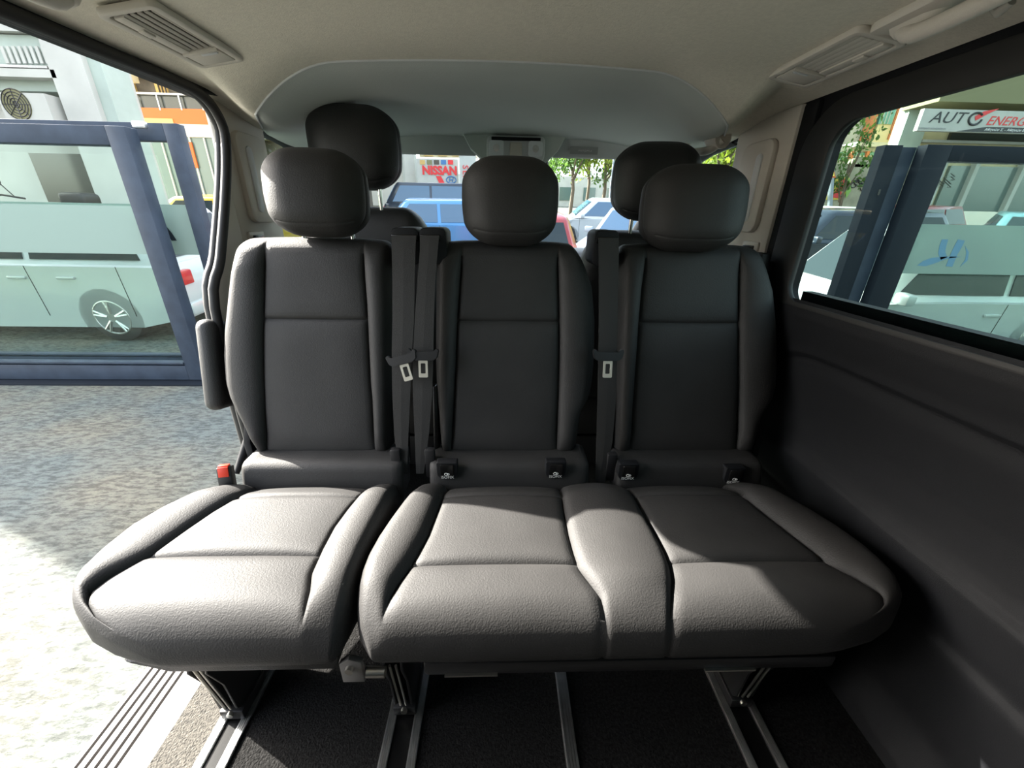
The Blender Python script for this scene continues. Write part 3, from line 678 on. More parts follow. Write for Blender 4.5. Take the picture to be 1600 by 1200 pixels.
def gate_leaf(t, x0, x1, y, ztop, fw, mt, band, dep=.07, zb=None):
    zb = -.53 if zb is None else zb
    for xa, xb in ((x0, x0 + fw), (x1 - fw, x1)): b2('post', (xa, y - dep / 2, zb), (xb, y + dep / 2, ztop), mt, t, .004)
    b2('top_rail', (x0 + fw, y - dep / 2, ztop - .13), (x1 - fw, y + dep / 2, ztop), mt, t, .004)
    br = b2('bottom_rail', (x0 + fw, y - dep / 2, zb), (x1 - fw, y + dep / 2, zb + .15), mt, t, .004)
    b2('rail_bead', (x0 + fw, y - dep / 2 - .012, zb + .17), (x1 - fw, y + .01, zb + .185), mt, br)
    b2('glass_pane', (x0 + fw, y - .005, zb + .15), (x1 - fw, y + .003, ztop - .13), M['gateglass'], t)
    if band: return b2('frosted_band', (x0 + fw, y - .010, band[0]), (x1 - fw, y - .008, band[1]), M['frost'], t)
gl = thing('sliding_gate', 'blue-grey framed glass gate leaf standing nearest the single seat on the left', 'gate', (-5.2, 3.72, -.55))
gate_leaf(gl, -7.6, -2.94, 3.72, 1.62, .15, M['gate'], (.66, 1.05), dep=.12)
gl2 = thing('sliding_gate', 'narrow blue-grey glass gate leaf behind the first one, with padlock hasp', 'gate', (-3.6, 3.95, -.55))
fb = gate_leaf(gl2, -7.4, -2.70, 3.95, 1.69, .12, M['gate'], (.64, 1.07), dep=.09)
lk = boxes('lock_plate', [((-2.695, 3.93, .52), (.012, .03, .24))], M['steel'], gl2, .003); cyl('lock_knob', (-2.78, 3.90, .40), (-2.78, 3.875, .40), .025, M['steel'], lk)
box('top_hasp', (-2.95, 3.84, 1.66), (.10, .05, .05), M['alu'], gl2, .01)
M['logo'] = mat('logo_blue', (.08, .20, .30), .5)
def swoosh(parent, pts, y, m_, th=.003):
    bm = bmesh.new(); A = [bm.verts.new((p[0], y, p[1])) for p in pts]; B = [bm.verts.new((p[0], y + th, p[1])) for p in pts]
    bm.faces.new(A); bm.faces.new(B[::-1]); n = len(A)
    for k in range(n): bm.faces.new((A[k], A[(k + 1) % n], B[(k + 1) % n], B[k]))
    return bmo('logo_stroke', bm, m_, parent)
def px_stroke(parent, pp, y, m_): return swoosh(parent, [(at(u, v, 'y', y).x, at(u, v, 'y', y).z) for u, v in pp], y, m_)
px_stroke(fb, [(250, 345), (258, 352), (268, 364), (276, 376), (268, 376), (262, 366), (256, 357)], 3.935, M['gated'])
px_stroke(fb, [(252, 357), (262, 360), (254, 362)], 3.935, M['gated'])
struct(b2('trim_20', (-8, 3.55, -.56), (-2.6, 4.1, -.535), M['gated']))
gr = thing('sliding_gate', 'dark framed glass gate seen through the right window', 'gate', (6.2, 4.0, -.55))
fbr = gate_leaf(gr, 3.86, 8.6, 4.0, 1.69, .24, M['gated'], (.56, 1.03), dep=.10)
b2('outer_post', (3.53, 4.02, -.53), (3.70, 4.12, 1.69), M['gated'], gr, .004); b2('post_web', (3.70, 4.05, -.53), (3.86, 4.09, 1.68), M['gate'], gr)
for z in (1.30, .10): box('bolt_hole', (3.62, 4.018, z), (.02, .004, .05), M['gloss'], gr)
lg = [[(1472, 374), (1482, 374), (1479, 383), (1477, 393), (1480, 402), (1470, 406), (1466, 396), (1468, 384)],
      [(1497, 374), (1508, 376), (1503, 386), (1496, 398), (1488, 417), (1478, 416), (1486, 396), (1492, 383)],
      [(1433, 415), (1442, 408), (1455, 403), (1475, 401), (1505, 401), (1480, 404), (1462, 411), (1446, 416)],
      [(1508, 384), (1514, 394), (1512, 407), (1500, 417), (1508, 406), (1510, 395)]]
for pp in lg: px_stroke(fbr, pp, 3.988, M['logo'])

# ---- cars
def paint(name, c, rough=.28): return mat(name, c, rough, 0.1, coat=.6)
M['pwhite'] = paint('paint_white', (.46, .48, .48)); M['pblue'] = paint('paint_blue', (.07, .22, .42)); M['pdark'] = paint('paint_dark', (.02, .03, .045)); M['pred'] = paint('paint_red', (.28, .02, .02))
M['pyellow'] = paint('paint_yellow', (.55, .36, .03)); M['pteal'] = paint('paint_teal', (.06, .13, .15)); M['psilver'] = paint('paint_silver', (.42, .46, .50))
M['carglass'] = mat('car_glass', (.02, .03, .033), .08, spec=.3); M['carglassb'] = mat('car_glass_blue', (.04, .10, .17), .08, spec=.8)
M['tyre'] = mat('tyre', (.02, .02, .02), .8); M['tail'] = mat('tail_lamp', (.45, .02, .02), .2); M['hlamp'] = mat('head_lamp', (.6, .65, .68), .1)
def car(label, x, y, heading, pm, L=4.2, W=1.75, H=1.45, kind='hatch', glass='carglass', full=True, z=None, group=None, bf=.63):
    """local: +X forward, built at the origin then turned and moved onto the ground"""
    z0 = gz(y) if z is None else z
    slope = math.atan(.078) if y > 4.2 else 0
    t = thing('car', label, 'car', (0, 0, 0), group)
    r = .31; wb = L * .61; xf = L / 2 - L * .19; xr = xf - wb; gc = .17; belt = H * bf
    def arch(cx): return [(cx + (r + .05) * math.cos(math.radians(a)), r + (r + .05) * math.sin(math.radians(a))) for a in range(-20, 201, 20)]
    hood = {'hatch': (L * .5 - .85, belt - .02), 'sedan': (L * .5 - 1.0, belt - .04), 'wagon': (L * .5 - 1.05, belt - .03)}[kind]
    tail = {'hatch': -L / 2 + .10, 'sedan': -L / 2 + .62, 'wagon': -L / 2 + .12}[kind]
    prof_ = [(-L / 2 + .04, gc + .12), (-L / 2, .45), (-L / 2 + .02, belt - .18), (-L / 2 + .10, belt)] + ([(tail, belt + .03)] if kind == 'sedan' else []) + \
        [(0, belt), hood, (L / 2 - .30, belt - .17), (L / 2 - .05, belt - .33), (L / 2, .42), (L / 2 - .05, gc + .05)] + arch(xf) + arch(xr)
    bm = bmesh.new(); ys = [(-W / 2, .97), (-W / 2 + .05, 1.0), (W / 2 - .05, 1.0), (W / 2, .97)]; rings = []
    cx, cz = 0, .5
    for yy, k in ys:
        rings.append([bm.verts.new((cx + (px - cx) * (k if abs(px) > L * .4 else 1), yy, cz + (pz - cz) * (k if pz > .6 else 1))) for px, pz in prof_])
    n = len(prof_); bm.faces.new(rings[0]); bm.faces.new(rings[-1][::-1])
    for a, b in zip(rings, rings[1:]):
        for k in range(n): bm.faces.new((a[k], b[k], b[(k + 1) % n], a[(k + 1) % n]))
    bmesh.ops.triangulate(bm, faces=[f for f in bm.faces if len(f.verts) > 4])
    parts = [bmo('car_body', bm, pm, None, True)]
    # cabin
    xw0 = hood[0] - .02; xw1 = xw0 - .62; xb1 = tail + (.42 if kind == 'hatch' else .50 if kind == 'sedan' else .28); xb0 = tail + .02
    wb_, wt = W / 2 - .06, W / 2 - .22
    lo = [(xw0, belt - .02), (xb0, belt - .02)]
    def cab(x, yfrac, z): return (x, yfrac * (wb_ + (wt - wb_) * (z - belt) / (H - belt)), z)
    bm = bmesh.new(); Zs = [belt - .02, belt + (H - belt) * .55, H - .05, H]
    rr = []
    for z in Zs:
        f = (z - belt) / (H - belt); f2 = f if z < H else 1.06
        xa = xw0 + (xw1 - xw0) * f2; xb = xb0 + (xb1 - xb0) * f2; hw = wb_ + (wt - wb_) * f2
        rr.append([bm.verts.new(p) for p in ((xa, -hw * .9, z), (xa + .04, 0, z), (xa, hw * .9, z), (xa - .12, hw, z), (xb + .10, hw, z), (xb, hw * .9, z), (xb - .02, 0, z), (xb, -hw * .9, z), (xb + .10, -hw, z), (xa - .12, -hw, z))])
    for a, b in zip(rr, rr[1:]):
        for k in range(10): bm.faces.new((a[k], a[(k + 1) % 10], b[(k + 1) % 10], b[k]))
    bm.faces.new(rr[-1])
    parts.append(bmo('cabin', bm, pm, None, True))
    f0, f1 = .10, .86; zA = belt + (H - belt) * f0; zB = belt + (H - belt) * f1
    def quad(name, P4, th, mt):
        P4 = [Vector(p) for p in P4]; nrm = (P4[1] - P4[0]).cross(P4[3] - P4[0]).normalized() * th
        vs = [p - nrm for p in P4] + [p + nrm for p in P4]
        return mesh(name, vs, [(0, 3, 2, 1), (4, 5, 6, 7), (0, 1, 5, 4), (1, 2, 6, 5), (2, 3, 7, 6), (3, 0, 4, 7)], mt)
    fx = lambda f: xw0 + (xw1 - xw0) * f; bx = lambda f: xb0 + (xb1 - xb0) * f
    hwf = lambda f: wb_ + (wt - wb_) * f
    mid = (fx(.5) + bx(.5)) / 2 - .1
    for s in (-1, 1):
        o_ = s * .008
        parts.append(quad('side_window', [(fx(f0) - .22, s * hwf(f0) + o_, zA), (mid + .03, s * hwf(f0) + o_, zA), (mid + .03, s * hwf(f1) + o_, zB), (fx(f1) - .17, s * hwf(f1) + o_, zB)], .004, M[glass]))
        parts.append(quad('side_window', [(mid - .05, s * hwf(f0) + o_, zA), (bx(f0) + .20, s * hwf(f0) + o_, zA), (bx(f1) + .18, s * hwf(f1) + o_, zB), (mid - .05, s * hwf(f1) + o_, zB)], .004, M[glass]))
        for xx in (mid + .12, tail + (1.1 if kind == 'wagon' else .75)):
            h = box('door_handle', (xx, s * (W / 2 + .012), belt - .14), (.20, .03, .035), pm, None, .010); parts.append(h)
        for xx in (mid - .01, hood[0] - .18, tail + .50 if kind != 'sedan' else tail + .3):
            parts.append(box('door_gap', (xx, s * (W / 2 - .001), (belt + .32) / 2), (.008, .006, belt - .34), M['gloss']))
        parts.append(box('side_mirror', (hood[0] - .25, s * (W / 2 + .08), belt + .06), (.12, .18, .13), pm, None, .03))
        parts.append(box('tail_lamp', (-L / 2 + .05, s * (W / 2 - .17), belt - .16), (.10, .26, .17), M['tail'], None, .02))
        parts.append(box('head_lamp', (L / 2 - .16, s * (W / 2 - .22), belt - .30), (.22, .32, .14), M['hlamp'], None, .03, Matrix.Rotation(.4, 3, 'Y')))
    parts.append(quad('windscreen', [(fx(f0) + .03, -hwf(f0) * .82, zA), (fx(f0) + .03, hwf(f0) * .82, zA), (fx(f1) + .03, hwf(f1) * .82, zB), (fx(f1) + .03, -hwf(f1) * .82, zB)], .012, M[glass]))
    parts.append(quad('rear_window', [(bx(f0) - .015, hwf(f0) * .82, zA), (bx(f0) - .015, -hwf(f0) * .82, zA), (bx(f1) - .015, -hwf(f1) * .82, zB), (bx(f1) - .015, hwf(f1) * .82, zB)], .012, M[glass]))
    parts.append(box('number_plate', (-L / 2 - .005, 0, belt - .32), (.012, .42, .10), M['white'], None, .003))
    parts.append(box('bumper', (-L / 2 + .03, 0, .40), (.12, W * .92, .16), pm, None, .03))
    for cx in (xf, xr):
        for s in (-1, 1):
            bm = bmesh.new(); yo = s * (W / 2 - .11)
            atube(bm, [(cx, yo - .10, r), (cx, yo - .085, r), (cx, yo + .085, r), (cx, yo + .10, r)], [r - .02, r, r, r - .02], 32)
            wh = bmo('wheel', bm, M['tyre'], None, True); parts.append(wh)
            bm = bmesh.new(); yf = s * (W / 2 - .004)
            n = 32; rim = [(cx + .205 * math.cos(2 * math.pi * k / n), yf, r + .205 * math.sin(2 * math.pi * k / n)) for k in range(n)]
            atube(bm, rim + rim[:1], .012, 6)
            for k in range(5):
                a = 2 * math.pi * k / 5 + .3
                for da in (-.13, .13):
                    atube(bm, [(cx + .05 * math.cos(a), yf, r + .05 * math.sin(a)), (cx + .20 * math.cos(a + da), yf, r + .20 * math.sin(a + da))], [.020, .015], 6)
            atube(bm, [(cx, yf - s * .03, r), (cx, yf + s * .008, r)], .05, 16)
            ho = bmo('wheel_rim', bm, M['alu'], None, True); ho.parent = wh
    loc = Matrix.Translation((x, y, z0)) @ Matrix.Rotation(slope, 4, 'X') @ Matrix.Rotation(heading, 4, 'Z')
    t.matrix_basis = loc
    for p in parts: p.parent = t
    return t
R_ = math.radians
car('white estate car behind the frosted gate glass on the left', -6.10, 5.72, R_(180), M['pwhite'], 4.6, 1.8, 1.47, 'wagon')
car('white hatchback close outside the right window, behind the gate glass', 5.40, 5.24, R_(180), M['pwhite'], 3.85, 1.68, 1.46, 'hatch', bf=.50)
car('yellow car beyond the left gate posts, in front of the shop', -6.9, 10.6, R_(190), M['pyellow'], 4.3, 1.8, 1.42, 'sedan')
car('blue saloon seen through the windscreen left of the middle headrest', -1.25, 11.2, R_(8), M['pblue'], 4.5, 1.8, 1.42, 'sedan', 'carglassb')
car('dark blue car behind the blue saloon, under the red lettered sign', -1.9, 15.8, R_(5), M['pdark'], 4.4, 1.8, 1.75, 'hatch', 'carglassb')
car('silver car facing the van just right of the middle headrest', 3.35, 9.6, R_(235), M['psilver'], 4.4, 1.8, 1.42, 'sedan', 'carglassb')
car('white saloon parked behind the silver car', 3.6, 14.0, R_(175), M['pwhite'], 4.4, 1.8, 1.42, 'sedan', 'carglassb')
car('red car mostly hidden behind the middle headrest', .44, 8.0, R_(90), M['pred'], 3.9, 1.7, 1.40, 'hatch')
car('dark saloon by the graffiti wall, left of the right gate post', 7.2, 8.9, R_(183), M['pdark'], 4.5, 1.8, 1.48, 'hatch')
car('small white hatchback seen through the glass right of the gate post', 9.7, 11.6, R_(82), M['pwhite'], 3.7, 1.65, 1.42, 'hatch')
car('dark red car seen through the right gate glass', 12.6, 12.9, R_(200), M['pred'], 4.2, 1.75, 1.45, 'hatch')
car('dark teal car seen from behind through the right gate glass', 12.9, 9.8, R_(45), M['pteal'], 4.2, 1.75, 1.45, 'sedan')

# ---- buildings
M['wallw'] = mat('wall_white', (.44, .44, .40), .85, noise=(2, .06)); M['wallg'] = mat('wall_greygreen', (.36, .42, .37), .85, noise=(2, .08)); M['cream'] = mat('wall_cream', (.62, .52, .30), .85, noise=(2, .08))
M['slab'] = mat('slab_olive', (.20, .19, .10), .85); M['orange'] = mat('orange_fascia', (.50, .10, .012), .55); M['dglass'] = mat('dark_glazing', (.035, .04, .035), .12, spec=.8)
M['brown'] = mat('brown_facade', (.09, .075, .055), .7, noise=(3, .3)); M['shop'] = mat('shop_glass', (.10, .15, .14), .12, spec=.8); M['ochre'] = mat('ochre', (.55, .36, .12), .6)
M['terra'] = mat('terracotta', (.48, .17, .07), .8); M['wgreen'] = mat('green_window', (.10, .30, .26), .2); M['bark'] = mat('bark', (.12, .09, .06), .9, bump=(30, .8, 'noise', .02))
M['bluep'] = mat('blue_paint', (.05, .16, .36), .5); M['pole'] = mat('pole_steel', (.22, .25, .28), .5, .3)
b1 = thing('building', 'white building with pilasters and balcony at the upper left', 'building', (-11, 8.5, -.5))
Y1 = 8.4
def bq(name, us, ue, vt, vb, y, m_, par, dep=.3, zmin=None, zmax=None, vref=None):
    """a block whose front face, at depth y, covers the given extent of the photograph"""
    vm = vref if vref is not None else (vt + vb) / 2
    a = at(us, vm, 'y', y); b = at(ue, vm, 'y', y); um = (us + ue) / 2; zt = at(um, vt, 'y', y).z if zmax is None else zmax; zb = at(um, vb, 'y', y).z if zmin is None else zmin
    return b2(name, (a.x, y, zb), (b.x, y + dep, zt), m_, par)
b2('wall', (-22, 9.0, -.4), (-7.1, 9.4, 9), M['wallw'], b1)
p_ = bq('pilaster', 85, 140, 100, 195, Y1, M['wallw'], b1, .65, zmin=-.4, zmax=9, vref=130)
p_ = bq('pilaster', 142, 170, 100, 195, Y1 + .1, M['wallg'], b1, .55, zmin=-.4, zmax=9, vref=140)
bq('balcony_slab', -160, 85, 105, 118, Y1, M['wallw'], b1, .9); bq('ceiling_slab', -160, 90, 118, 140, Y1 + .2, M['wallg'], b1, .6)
bq('balcony_slab', -160, 60, 20, 46, Y1, M['wallw'], b1, .9)
bq('balcony_glass', -160, 70, 52, 100, Y1 + .1, M['wallg'], b1, .04); bq('hand_rail', -160, 72, 99, 103, Y1, M['alu'], b1, .05)
for k in range(8): bq('curtain_fold', 4 + k * 9, 9 + k * 9, 72, 99, Y1 + .05, M['wallw'], b1, .02)
bq('shop_window', 60, 140, 240, 316, Y1 + .3, M['dglass'], b1, .2)
ac = thing('air_conditioner', 'white air-conditioning unit on the wall of the upper left building', 'air conditioner', tuple(at(40, 188, 'y', Y1)))
acb = bq('casing', 2, 76, 145, 188, Y1 - .15, M['wallw'], ac, .5)
c = at(25, 163, 'y', Y1 - .16); bm = bmesh.new()
for k in range(1, 6):
    ring = [(c.x + k * .045 * math.cos(a * math.pi / 10), c.y, c.z + k * .045 * math.sin(a * math.pi / 10)) for a in range(21)]; atube(bm, ring, .007, 5)
for k in range(8): atube(bm, [(c.x, c.y, c.z), (c.x + .23 * math.cos(k * math.pi / 4), c.y, c.z + .23 * math.sin(k * math.pi / 4))], .006, 5)
bmo('fan_grille', bm, M['dsteel'], ac); cyl('fan_opening', (c.x, c.y + .005, c.z), (c.x, c.y + .012, c.z), .235, M['slab'], ac, 28)
bq('bracket', 20, 80, 189, 192, Y1 - .1, M['dsteel'], ac, .4)
b3 = thing('building', 'dark glazed building with an orange fascia behind the left door', 'building', (-7, 13, 0))
Y3 = 13.0
b2('wall', (at(165, 120, 'y', Y3).x, Y3 + .3, 0), (-5.0, Y3 + 4, 8.2), M['brown'], b3)
bq('fascia', 165, 420, 170, 194, Y3, M['orange'], b3, .5, vref=185); bq('fascia_light', 225, 270, 185, 193, Y3 - .02, M['ochre'], b3, .05)
bq('white_band', 165, 420, 194, 214, Y3, M['wallw'], b3, .5, vref=210); bq('shop_front', 165, 420, 214, 330, Y3 + .05, M['shop'], b3, .2, vref=300)
for k in range(6): bq('mullion', 262 + k * 22, 264 + k * 22, 214, 310, Y3, M['wallw'], b3, .04, vref=260)
bq('poster', 296, 304, 222, 262, Y3 - .01, M['orange'], b3, .04)
bq('glazing', 165, 420, 150, 170, Y3 + .1, M['dglass'], b3, .15, vref=165); bq('hand_rail', 165, 420, 146, 149, Y3, M['alu'], b3, .05, vref=150)
for k in range(4): bq('rail_post', 212 + k * 34, 214 + k * 34, 147, 172, Y3 - .01, M['alu'], b3, .04, vref=160)
bq('balcony_slab', 140, 190, 104, 120, Y3 - .4, M['cream'], b3, .5); bq('balcony_slab', 190, 420, 100, 116, Y3, M['brown'], b3, .3)
for k in range(24): bq('baluster', 146 + k * 3.0, 147.2 + k * 3.0, 78, 103, Y3 - .1, M['alu'], b3, .03)
for u in (203, 252): bq('lit_window', u - 9, u + 9, 130, 148, Y3 + .25, M['ochre'], b3, .1); [bq('window_bar', u - 5 + k * 5, u - 4 + k * 5, 130, 148, Y3 + .2, M['brown'], b3, .05) for k in range(3)]
# unseen wall block, added off to the left to shade the yard
shade_block = thing('building', 'unseen white block added left of the gate to shade the yard', 'building', (-9.2, 5.5, -.55))
b2('wall', (-9.6, 4.72, -.55), (-9.2, 7.2, 4.9), M['wallw'], shade_block); b2('shade_block_cap', (-9.7, 4.67, 4.9), (-9.1, 7.25, 5.02), M['wallg'], shade_block)

# ahead: signs, white building, trees
b5 = thing('building', 'white building with columns ahead, left of the windscreen view', 'building', (-5, 20, 0))
bq('wall', 430, 628, 190, 320, 20, M['wallw'], b5, 3, vref=260); bq('column', 632, 648, 200, 320, 19.5, M['wallw'], b5, .5, vref=260)
for k in range(5): bq('window', 455 + k * 30, 470 + k * 30, 205, 235, 19.95, M['wgreen'], b5, .1)
sg = thing('sign_board', 'white dealer sign with red lettering and blue oval emblem, seen through the windscreen', 'sign', tuple(at(700, 300, 'y', 19)))
bq('board', 652, 716, 248, 300, 19, M['wallw'], sg, .1)
cu = lambda u, v, y: at(u, v, 'y', y)
text('lettering', 'NISSAN', .45, M['redpaint'], sg, cu(687, 267, 18.98), (1, 0, 0), (0, 0, 1), .01, sx=.98, off=.02)
bm = bmesh.new(); c = cu(705, 281, 18.98)
ring = [(c.x + .21 * math.cos(a * math.pi / 12), c.y, c.z + .13 * math.sin(a * math.pi / 12)) for a in range(25)]; atube(bm, ring, .022, 5)
atube(bm, [c + Vector((-.09, 0, -.08)), c + Vector((-.05, 0, .08))], .022, 5); atube(bm, [c + Vector((.05, 0, -.08)), c + Vector((.09, 0, .08))], .022, 5); atube(bm, [c + Vector((-.07, 0, -.01)), c + Vector((.07, 0, .01))], .018, 5)
bmo('oval_emblem', bm, M['bluep'], sg)
swoosh(sg, [tuple(cu(u, v, 18.97))[::2] for u, v in ((681, 275), (689, 275), (699, 294), (690, 294))], 18.97, M['redpaint']).name = 'red_stripe'
for k, cl in enumerate(('ochre', 'slab', 'brown', 'bluep', 'redpaint')): bq('photo_print', 656 + k * 11, 664 + k * 11, 250, 257, 18.98, M[cl], sg, .02)
sg2 = thing('sign_board', 'narrow white sign with vertical red letters beside the larger red lettered sign', 'sign', tuple(cu(728, 300, 18.5)))
bq('board', 718, 744, 240, 300, 18.5, M['wallw'], sg2, .1)
for k, ch in enumerate('SER'): text('lettering', ch, .34, M['redpaint'], sg2, cu(727, 261 + k * 8.5, 18.48), (0, 0, -1), (1, 0, 0), .01)
tr = thing('sign_board', 'orange and cream hoarding above the dealer sign', 'sign', tuple(cu(700, 245, 21)))
bq('board', 655, 745, 225, 246, 21, M['cream'], tr, .1); [bq('panel', 662 + k * 22, 676 + k * 22, 228, 244, 20.95, M['ochre'], tr, .04) for k in range(4)]
def tree(label, x, y, h, r, col, seed, trunk=.12, n=1500):
    rnd = random.Random(seed); z0 = gz(y); t = thing('tree', label, 'tree', (x, y, z0))
    tube('trunk', [(x, y, z0 - .1), (x + .1, y, z0 + h * .3), (x - .05, y, z0 + h * .62)], [trunk, trunk * .8, trunk * .5], M['bark'], t, 8)
    for k in range(5):
        a = rnd.random() * 6.28; tube('branch', [(x, y, z0 + h * (.35 + .04 * k)), (x + math.cos(a) * r * .6, y + math.sin(a) * r * .6, z0 + h * (.6 + .05 * k))], [trunk * .5, trunk * .2], M['bark'], t, 6)
    vs = []; fs = []
    cl = [(rnd.gauss(0, .42) * r, rnd.gauss(0, .42) * r, rnd.uniform(-.75, .85) * r) for _ in range(22)]
    for k in range(n):
        c = rnd.choice(cl); p = Vector((x + c[0] + rnd.gauss(0, .16) * r, y + c[1] + rnd.gauss(0, .16) * r, z0 + h * .68 + c[2] * h * .32 / r + rnd.gauss(0, .16) * r))
        s = rnd.uniform(.05, .11) * r ** .5; e = Euler((rnd.random() * 6, rnd.random() * 6, rnd.random() * 6)).to_matrix(); b = len(vs)
        vs += [p + e @ Vector(q) * s for q in ((-1, 0, 0), (0, -.5, .1), (1, 0, 0), (0, .5, .1))]; fs.append((b, b + 1, b + 2, b + 3))
    o = mesh('foliage', vs, fs, col, t); o['kind'] = 'stuff'
    return t
def leafm(name, c):
    m = mat(name, c, .6); b = m.node_tree.nodes['Principled BSDF']; b.inputs['Transmission Weight'].default_value = 0; b.inputs['Subsurface Weight'].default_value = 0
    t = m.node_tree; o = [n for n in t.nodes if n.type == 'OUTPUT_MATERIAL'][0]; x = t.nodes.new('ShaderNodeMixShader'); tr_ = t.nodes.new('ShaderNodeBsdfTranslucent'); tr_.inputs[0].default_value = (c[0] * 1.6, c[1] * 1.5, c[2], 1); x.inputs[0].default_value = .5
    t.links.new(b.outputs[0], x.inputs[1]); t.links.new(tr_.outputs[0], x.inputs[2]); t.links.new(x.outputs[0], o.inputs[0]); return m
M['leafd'] = leafm('leaf_dark', (.06, .12, .03)); M['leafl'] = leafm('leaf_light', (.20, .26, .04))
def tx(u, y): return at(u, 290, 'y', y).x
tree('dark green street tree just right of the roof lamp', tx(893, 24), 24, 5.0, 1.7, M['leafd'], 1, n=2600)
tree('yellow-green street tree left of the lower cab headrest', tx(943, 24), 24, 5.2, 1.7, M['leafl'], 2, n=2600)
tree('olive green tree further back between the two street trees', tx(918, 30), 30, 6.0, 2.4, M['leafl'], 3, n=2400)
tree('green tree behind the middle headrest', tx(850, 28), 28, 5.5, 2.2, M['leafd'], 4, n=1800)
tree('bright green tree seen through the right cab door window', tx(1125, 15), 15, 5.5, 2.2, M['leafl'], 5, n=3000)
tree('tall tree seen behind the right cab headrest', tx(1050, 22), 22, 6, 2.5, M['leafd'], 6, n=2000)
sp = thing('street_lamp', 'thin grey street lamp post between the trees ahead', 'street lamp', (tx(955, 22), 22, gz(22)))
cyl('pole', (tx(955, 22), 22, gz(22)), (tx(955, 22), 22, 5.2), .06, M['pole'], sp); box('lamp_head', (tx(955, 22) - .3, 22, 5.2), (.7, .2, .1), M['pole'], sp, .02)
fn = thing('building', 'long low white building at the end of the street ahead', 'building', (3, 36, 1.9))
b2('wall', (-8, 36, 1.5), (22, 37, 4.2), M['wallw'], fn)
for k in range(14): b2('window', (-7 + k * 2, 35.95, 2.4), (-6 + k * 2, 36, 3.4), M['shop'], fn)

# right side: facade with sign, graffiti wall, school building, pole, warning sign
b6 = thing('building', 'cream building with an olive overhang carrying the long white sign', 'building', (16, 12, -.3))
Y6 = 14.4
bq('wall', 1412, 1760, 60, 330, Y6 + .6, M['cream'], b6, .4, vref=200)
bq('overhang', 1470, 1780, 60, 163, Y6 - .6, M['slab'], b6, 1.2, vref=150); bq('corner_pillar', 1405, 1440, 110, 335, Y6 + .4, M['wallg'], b6, .3, vref=220)
bq('shop_window', 1485, 1760, 203, 222, Y6 + .5, M['dglass'], b6, .2, vref=215); bq('light_band', 1440, 1760, 222, 226, Y6 + .4, M['wallw'], b6, .2, vref=224)
bq('shop_window', 1470, 1760, 262, 332, Y6 + .5, M['shop'], b6, .15, vref=300)
for u in (1462, 1512, 1586): bq('white_column', u, u + 6, 240, 332, Y6 + .35, M['wallw'], b6, .2, vref=290)
sb = thing('shop_sign', 'long white shop sign with black and red lettering on the cream building', 'sign', tuple(cu(1520, 215, Y6 - .7)))
SY = Y6 - .75
A_ = at(1432, 205, 'y', SY); zt = at(1520, 172, 'y', SY).z; zb_ = at(1520, 208, 'y', SY).z; zt, zb_ = at(1500, 171, 'y', SY).z, at(1500, 206, 'y', SY).z
B_ = at(1790, 180, 'y', SY)
b2('board', (A_.x, SY, zb_), (B_.x, SY + .12, zt), M['wallw'], sb)
H_ = zt - zb_; M['blk'] = mat('black_print', (.02, .02, .02), .5)
uw = lambda u, v=190: at(u, v, 'y', SY - .004)
def rx(u): return at(u, 190, 'y', SY).x
text('lettering', 'AUT', H_ * .72, M['blk'], sb, (rx(1478), SY - .006, zb_ + H_ * .60), (1, 0, 0), (0, 0, 1), .004, .25, 'CENTER', 1.35)
gx, gzz = rx(1522), zb_ + H_ * .60
bm = bmesh.new(); atube(bm, [(gx + H_ * .36 * math.cos(a), SY - .01, gzz + H_ * .27 * math.sin(a)) for a in [math.radians(40 + 15 * k) for k in range(22)]], .03, 6); bmo('lettering', bm, M['blk'], sb)
swoosh(sb, [(gx - .05, gzz + .06), (gx + .18, gzz + .20), (gx + .62, gzz + .28), (gx + .30, gzz + .12), (gx + .02, gzz - .05)], SY - .012, M['redpaint'])
text('lettering', 'ENERGY', H_ * .58, M['redpaint'], sb, (rx(1541), SY - .006, zb_ + H_ * .52), (1, 0, 0), (0, 0, 1), .004, .3, 'LEFT', 1.2)
swoosh(sb, [(rx(1500), zb_ + .01), (rx(1545), zb_ + H_ * .26), (B_.x, zb_ + H_ * .26), (B_.x, zb_ + .01)], SY - .004, M['blk']).name = 'black_strip'
text('lettering', 'Αθηνών Σ. - Αθηνών Β. Ο.Ε.', H_ * .17, M['white'], sb, (rx(1543), SY - .010, zb_ + H_ * .13), (1, 0, 0), (0, 0, 1), .003, .2, 'LEFT', 1.25)
text('lettering', 'ηλεκτρικά αυτοκινήτων', H_ * .14, M['grey'], sb, (rx(1436), SY - .008, zb_ + H_ * .12), (1, 0, 0), (0, 0, 1), .003, 0, 'LEFT', 1.05)
b7 = thing('building', 'tall white block with a terracotta-striped stairwell behind the graffiti wall', 'building', (14, 20, .5))
Y7 = 19.5
bq('wall', 1250, 1405, 40, 330, Y7 + .4, M['wallw'], b7, 3, vref=220)
bq('stair_wall', 1370, 1402, 100, 252, Y7, M['cream'], b7, .5, vref=200)
for u in (1366, 1400): bq('terracotta_strip', u, u + 6, 120, 218, Y7 - .05, M['terra'], b7, .4, vref=180)
bq('stair_window', 1376, 1397, 168, 194, Y7 - .05, M['wgreen'], b7, .1, vref=182); [bq('window_bar', 1380 + k * 5, 1381 + k * 5, 168, 194, Y7 - .08, M['wallw'], b7, .05, vref=182) for k in range(3)]
b8 = thing('building', 'long low building with white windows between terracotta piers above the graffiti wall', 'building', (12, 17, .5))
bq('wall', 1280, 1400, 228, 262, 17.3, M['wallw'], b8, .6, vref=245); bq('roof_slab', 1340, 1400, 222, 229, 17.0, M['wallw'], b8, .9, vref=226)
